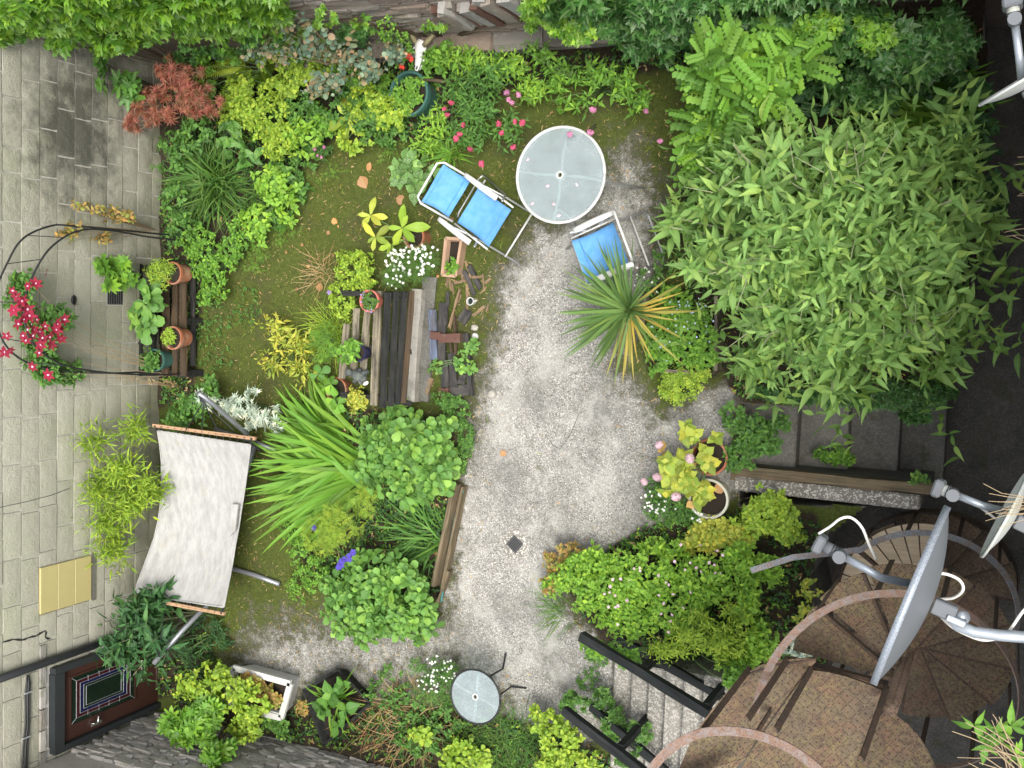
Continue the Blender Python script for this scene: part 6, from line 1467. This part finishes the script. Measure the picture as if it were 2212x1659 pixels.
P, N = blob_points([(1500, 440, 60, 90, 1.0, .4), (1560, 330, 70, 60, 1.2, .4), (1700, 300, 140, 60, 1.5, .4), (1880, 290, 120, 50, 1.6, .4), (2060, 300, 80, 50, 1.3, .4), (2120, 420, 70, 90, 1.2, .4), (2120, 560, 60, 90, 1.1, .4), (2080, 700, 70, 70, 1.1, .4), (1960, 830, 80, 40, 1., .3), (1830, 850, 70, 35, 1.1, .3), (1690, 830, 70, 45, 1.1, .3), (1560, 700, 70, 80, 1., .4), (1480, 580, 45, 60, .8, .3), (1780, 520, 240, 160, 2.3, .35)], 120, .6)
o = sprigs(P, nrm(N*.8+rng.normal(0, .35, N.shape)+[0, 0, .35]), 15, .15, 30, 80, .42, True, .3); place(big, 'lance', *o, L['bush'], 0)
# pale twigs of the bush's shoots
P, N = blob_points([(1680, 400, 170, 120, 1.75, .55), (1850, 420, 190, 130, 1.95, .6), (1780, 580, 230, 140, 2.05, .5), (1720, 720, 180, 110, 1.65, .45), (1930, 700, 160, 120, 1.6, .45)], 90, .9)
stems(big, P-up_mix(N, .3)*.25, P+[0, 0, .03], .005, .002, M['palestem'], 'twig', .02, 4)
shrub('robinia', 'pinnate-leaved tree shoots arching out at the top right', [(1560, 130, 55, 60, 1.6, .3), (1580, 210, 70, 50, 1.4, .3), (1640, 170, 70, 60, 1.5, .3), (1700, 110, 50, 50, 1.4, .3), (1540, 260, 50, 40, 1.2, .2), (1520, 330, 40, 50, 1., .2)], 75, 'pinnate', .25, 'bright', m=5, parts=220, up=.7, b0=50, b1=95, shell=.1, gap=.15, nstem=14, stem='bark', r0=.014, cat='tree')
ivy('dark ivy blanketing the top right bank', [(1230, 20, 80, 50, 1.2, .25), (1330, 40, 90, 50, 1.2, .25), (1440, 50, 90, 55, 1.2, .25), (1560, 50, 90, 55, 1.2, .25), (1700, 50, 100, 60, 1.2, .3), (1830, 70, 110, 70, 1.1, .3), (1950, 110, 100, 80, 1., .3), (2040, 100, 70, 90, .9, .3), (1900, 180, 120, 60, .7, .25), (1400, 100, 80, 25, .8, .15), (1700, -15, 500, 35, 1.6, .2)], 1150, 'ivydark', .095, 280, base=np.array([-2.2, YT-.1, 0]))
ivy('bright patch of ivy in the middle of the top right bank', [(1880, 80, 60, 45, 1.25, .2), (1780, 60, 60, 40, 1.35, .2), (1240, 60, 60, 45, 1.3, .15), (1160, 20, 50, 40, 1.3, .15)], 190, 'ivy', .065, 80, base=np.array([-1.6, YT-.15, 0]))
shrub('bramble', 'dark bramble leaves below the top right ivy', [(1780, 200, 70, 40, .6, .2), (1700, 220, 60, 35, .6, .2), (2060, 190, 50, 60, .5, .25), (2110, 300, 45, 60, .4, .25), (2130, 430, 40, 60, .4, .25), (2110, 220, 40, 40, .4, .2)], 110, 'ovate', .085, 'bushdark', m=5, parts=140, up=.7, b0=55, b1=95)
clump('iris_clump', 'strap-leaved iris clump behind the huge bush', 1985, 245, 90, 'bladew', .55, 'iris', tilt=(40, 85), z=.25, parts=80, spread=.08)
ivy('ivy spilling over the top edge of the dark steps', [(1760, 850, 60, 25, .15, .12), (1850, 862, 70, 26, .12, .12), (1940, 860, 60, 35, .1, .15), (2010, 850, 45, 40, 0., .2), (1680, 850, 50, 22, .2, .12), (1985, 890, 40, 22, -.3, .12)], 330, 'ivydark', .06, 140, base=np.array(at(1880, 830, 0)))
shrub('step_weed', 'leafy weed overhanging the first dark step', [(1625, 940, 40, 45, .25, .12), (1600, 985, 35, 40, .2, .1), (1660, 960, 30, 30, .1, .1), (1585, 900, 30, 35, .25, .1), (1680, 915, 30, 20, .05, .08)], 170, 'ovate', .05, 'mid', m=7, parts=90, opp=True)
shrub('step_weed', 'small bright weed in the middle of the dark steps', [(1800, 985, 38, 22, -.25, .1), (1830, 990, 22, 15, -.25, .06)], 45, 'ovate', .042, 'bright', m=7, parts=60, base=at(1800, 1000, -.42), opp=True)
shrub('wall_fern', 'tiny rosette growing on the steps side wall', [(1985, 1035, 18, 14, .06, .03)], 14, 'ovate', .04, 'sedum', m=6, parts=40)
# ---- lower right bushes
lb = shrub('loosestrife_bush', 'broad bright green bush with pale pink flowers by the drain', [(1245, 1240, 55, 45, .35, .2), (1300, 1280, 80, 60, .45, .25), (1390, 1250, 80, 60, .5, .25), (1350, 1340, 80, 50, .4, .25), (1460, 1320, 80, 60, .45, .25), (1520, 1260, 70, 60, .45, .25), (1430, 1190, 60, 30, .3, .15), (1200, 1265, 40, 30, .3, .15), (1290, 1215, 60, 35, .35, .15)], 640, 'ovate', .05, 'fresh', m=8, parts=200, opp=True, gap=.35, up=.7, b0=50, b1=95, cat='bush')
pts, _ = blob_points([(1390, 1290, 110, 80, .75, .04), (1490, 1200, 60, 40, .6, .05), (1540, 1210, 40, 40, .6, .05)], 42); flowers(lb, pts, 'five', .016, 'fl_palepink')
shrub('golden_privet', 'golden-leaved privet above the black handrail', [(1510, 1370, 70, 45, .7, .25), (1440, 1400, 50, 30, .65, .2), (1570, 1390, 60, 45, .6, .2), (1600, 1330, 40, 45, .55, .2)], 260, 'lance', .05, 'lime', m=9, parts=130, opp=True, gap=.35, cat='bush', up=.6)
shrub('green_hedge_plant', 'fresh green bush right of the golden privet', [(1620, 1290, 35, 55, .5, .2), (1640, 1390, 35, 50, .5, .2), (1590, 1430, 50, 28, .5, .2), (1600, 1210, 50, 45, .4, .2), (1660, 1230, 40, 40, .35, .15)], 250, 'ovate', .047, 'fresh', m=8, parts=90, opp=True, gap=.35, cat='bush')
shrub('golden_marjoram', 'golden round-leaved plant below the cream pot', [(1545, 1150, 45, 35, .3, .12), (1510, 1170, 40, 30, .25, .1), (1600, 1160, 35, 30, .3, .1)], 130, 'obov', .05, 'yellow', m=7, parts=100, opp=True)
shrub('sidewall_bush', 'yellow-green bush growing against the pebbly side wall', [(1640, 1120, 50, 40, .35, .15), (1700, 1140, 40, 35, .35, .15), (1660, 1085, 40, 30, .35, .12), (1700, 1105, 25, 25, .35, .1)], 190, 'ovate', .05, 'lime', m=7, parts=110, opp=True)
shrub('marigold', 'orange-tinted weeds at the patio corner of the broad bush', [(1240, 1190, 35, 22, .2, .1), (1200, 1215, 30, 25, .15, .08), (1190, 1260, 25, 25, .2, .1)], 90, 'ovate', .045, 'autumn', m=6, parts=40)
clump('thin_grass', 'thin grass leaning onto the patio by the broad bush', 1215, 1320, 70, 'hair', .34, 'sedge', az=(90, 250), tilt=(30, 80), parts=20, spread=.07)
shrub('euphorbia', 'yellow flowered sprig beside the spiral staircase', [(1750, 1270, 20, 22, .3, .1), (1735, 1300, 22, 22, .25, .1), (1735, 1340, 20, 30, .2, .1)], 45, 'ovate', .04, 'hydra', m=6, parts=40)
shrub('variegated_plant', 'pale variegated plant glimpsed under the stair treads', [(1730, 1400, 30, 35, .2, .1), (1745, 1450, 25, 20, .2, .1)], 60, 'ovate', .05, 'silver', m=6, parts=40)
# ---- bottom plants
shrub('sycamore_bush', 'lobed yellow-green sycamore bush at the grey slate wall', [(420, 1580, 55, 45, .8, .2), (460, 1620, 50, 40, .8, .2), (370, 1570, 30, 30, .8, .15), (450, 1540, 45, 35, .7, .15)], 55, 'syc', .11, 'bright', m=6, parts=180, up=.6, b0=40, b1=95, shell=.3, nstem=14, stem='bark', r0=.01, cat='bush')
shrub('lime_hops', 'lime green leaves between sycamore bush and white trough', [(500, 1490, 60, 45, .55, .2), (545, 1530, 50, 50, .5, .2), (470, 1450, 40, 30, .5, .15), (530, 1580, 40, 35, .4, .15), (420, 1480, 40, 40, .6, .2)], 200, 'broad', .06, 'lime', m=6, parts=130)
shrub('trough_creeper', 'rusty-leaved creeper in the white trough', [(585, 1505, 30, 30, .34, .06), (540, 1480, 45, 25, .36, .06)], 90, 'round', .045, 'autumn', m=5, parts=60, base=at(575, 1500, .2))
shrub('black_pot_weed', 'straw-coloured weed in the black plastic pot', [(652, 1530, 16, 18, .24, .04)], 30, 'ovate', .035, 'autumn', m=5, parts=30, base=bkc-[0, 0, .03])
shrub('clover_patch', 'round blue-green leaves below the black pot', [(590, 1560, 40, 25, .2, .1), (620, 1580, 30, 20, .2, .08)], 60, 'round', .045, 'sedum', m=5, parts=60)
ho = thing('hosta', 'broad-leaved hosta in the black square planter', 'plant', tuple(hs1c))
for u, v, z_, n_, s_ in ((715, 1500, .42, 6, .16), (690, 1530, .4, 6, .17), (740, 1480, .4, 5, .15), (745, 1535, .38, 5, .15), (730, 1570, .32, 4, .16)): rosette(ho, u, v, z_, n_, 'broad', s_, 'mid', 45, 100)
clump('', '', 0, 0, 26, 'bladew', .36, 'iris', tilt=(50, 88), parts=26, spread=.06, base=hs1c+[0, 0, .08], root=ho)
wt = shrub('aster', 'white flowered bushy aster beside the small round table', [(955, 1450, 48, 32, .25, .15), (930, 1490, 40, 35, .25, .12), (970, 1490, 30, 40, .2, .1), (900, 1440, 25, 20, .2, .1)], 240, 'narrow', .045, 'mid', m=7, parts=60)
pts, _ = blob_points([(955, 1448, 42, 30, .42, .03), (925, 1480, 30, 25, .38, .03)], 60); flowers(wt, pts, 'daisy', .013, 'fl_white')
clump('dead_grass', 'tangle of dead straw stems in front of the grey slate wall', 900, 1560, 260, 'hair', .4, 'straw', tilt=(20, 88), parts=60, spread=.22)
clump('dead_grass', 'brown withered stems right of the hosta', 830, 1560, 120, 'hair', .32, 'dead', tilt=(30, 88), parts=40, spread=.14)
shrub('mixed_weeds', 'mixed low weeds along the foot of the grey slate wall', [(820, 1500, 45, 40, .15, .1), (880, 1520, 50, 45, .15, .1), (960, 1560, 50, 45, .15, .1), (900, 1600, 60, 35, .2, .1), (850, 1450, 35, 25, .12, .08)], 200, 'ovate', .04, 'mid', m=6, parts=60)
shrub('lime_primrose', 'lime leaved primroses at the bottom frame edge', [(1000, 1620, 35, 30, .25, .1), (970, 1640, 30, 25, .25, .1), (910, 1590, 30, 20, .25, .08), (1030, 1640, 30, 25, .25, .1)], 60, 'obov', .07, 'lime', m=6, parts=110)
clump('soft_grass', 'soft fine grass below the small round table', 1080, 1620, 600, 'hair', .36, 'sedge', tilt=(15, 85), parts=60, spread=.16)
clump('soft_grass', 'fine grass along the patio edge near the bottom rail', 1130, 1580, 160, 'hair', .3, 'mid', tilt=(25, 85), parts=30, spread=.1)
shrub('lime_nettle', 'lime green bush under the lower black handrail', [(1210, 1600, 50, 45, .35, .2), (1180, 1560, 40, 35, .3, .15), (1250, 1640, 45, 30, .35, .2), (1190, 1650, 40, 30, .3, .15)], 230, 'ovate', .05, 'lime', m=7, parts=110, opp=True)
shrub('rail_creeper', 'bright creeper spilling over the upper black handrail', [(1290, 1400, 40, 22, .75, .1), (1350, 1420, 40, 20, .8, .1), (1600, 1470, 40, 25, .8, .12)], 90, 'ovate', .05, 'bright', m=7, parts=80)
shrub('rail_weed', 'weeds climbing between the two black handrails', [(1330, 1570, 30, 45, .3, .15), (1300, 1520, 30, 40, .25, .12), (1380, 1590, 30, 35, .45, .12), (1360, 1640, 30, 25, .45, .15), (1240, 1520, 30, 25, .25, .12)], 150, 'ivy', .05, 'mid', m=6, parts=90)
shrub('patio_weed', 'small weeds at the patio edge above the grey steps', [(1290, 1420, 30, 20, .06, .04), (1270, 1470, 25, 30, .06, .05), (1330, 1400, 25, 18, .08, .05)], 80, 'ovate', .03, 'mid', m=5, parts=0, nstem=0)
# ---- near twigs at the right edge
def twigs(root, base, tips, r0, r1, mat, name, sag, nn):
    for b, t in zip(base, tips):
        path = [b+(np.asarray(t)-b)*q+rng.normal(0, .006, 3) for q in np.linspace(0, 1, nn)]; G().tube(path, np.linspace(r0, r1, nn), 4).build(name, mat, root)
tw_ = thing('budding_twigs', 'bare pale twigs with a few leaves in the bottom right corner', 'twigs', (float(at(2330, 1700, 5)[0]), float(at(2330, 1700, 5)[1]), 4.8))
e = []
for i in range(16):
    u, v = rng.uniform(2040, 2160), rng.uniform(1540, 1650); e.append(at(u, v, 5.+rng.uniform(-.1, .2)))
twigs(tw_, np.array([at(rng.uniform(2200, 2300), rng.uniform(1630, 1760), 5.) for _ in e]), e, .004, .0016, M['drystem'], 'twig', .03, 5)
for u, v in ((2105, 1570), (2150, 1585), (2185, 1570), (2200, 1630), (2130, 1610)): rosette(tw_, u, v, 5.05, 6, 'lance', .085, 'bright', 60, 100)
tw2 = thing('bare_twigs', 'bare grey twigs beside the small white dish', 'twigs', (float(at(2300, 1080, 5)[0]), float(at(2300, 1080, 5)[1]), 4.6))
e = [at(rng.uniform(2110, 2200), rng.uniform(1040, 1140), 4.7) for _ in range(12)]; twigs(tw2, np.array([at(2290, rng.uniform(1050, 1120), 4.7) for _ in e]), e, .003, .0014, M['drystem'], 'twig', .03, 5)
tw3 = thing('bare_twigs', 'bare pinkish twigs at the right edge above the small dish', 'twigs', (float(at(2300, 400, 3)[0]), float(at(2300, 400, 3)[1]), 2.7))
e = [at(rng.uniform(2165, 2205), v+rng.normal(0, 12), 3.) for v in (330, 420, 420, 510, 520, 500, 340)]; twigs(tw3, np.array([at(2290, p_, 3.) for p_ in (330, 400, 430, 500, 540, 480, 350)]), e, .003, .0015, M['drystem'], 'twig', .03, 5)
# ---- fallen leaves and petals on the ground
FL = ['large tan fallen leaf nearest the lungwort', 'long brown fallen leaf above the lungwort leaves', 'dark brown fallen leaf beside the potted loquat seedling', 'yellowed fallen leaf at the weedy left moss edge', 'brown fallen leaf in the middle of the moss', 'pinkish fallen leaf left of the golden bush', 'tan fallen leaf touching the golden bush', 'curled tan fallen leaf on the patio edge above the fleshy dome', 'small tan fallen leaf on the patio edge right of the fleshy dome']
for i in range(34):
    if i < 9: u, v, s_ = [(778, 380, .15), (800, 350, .13), (855, 428, .12), (565, 520, .1), (720, 470, .09), (645, 622, .09), (690, 630, .1), (1095, 915, .1), (1083, 972, .08)][i]
    else: u, v, s_ = rng.uniform(600, 1060), rng.uniform(330, 660), rng.uniform(.03, .06)
    if 1090 < u: continue
    root = tag(link('fallen_leaf', tmesh('lance' if i % 2 else 'ovate', i % 3, L['dead'], 'fallen_leaf'), mat4=Matrix.Translation(at(u, v, .03).tolist()) @ Matrix.Rotation(rng.uniform(0, 6.28), 4, 'Z') @ Matrix.Rotation(rng.normal(0, .2), 4, 'X') @ Matrix.Diagonal((s_, s_*1.5, s_, 1))),
               FL[i] if i < 9 else 'small brown fallen leaf lying on the olive moss', 'leaf', 'brown leaves fallen on the moss')
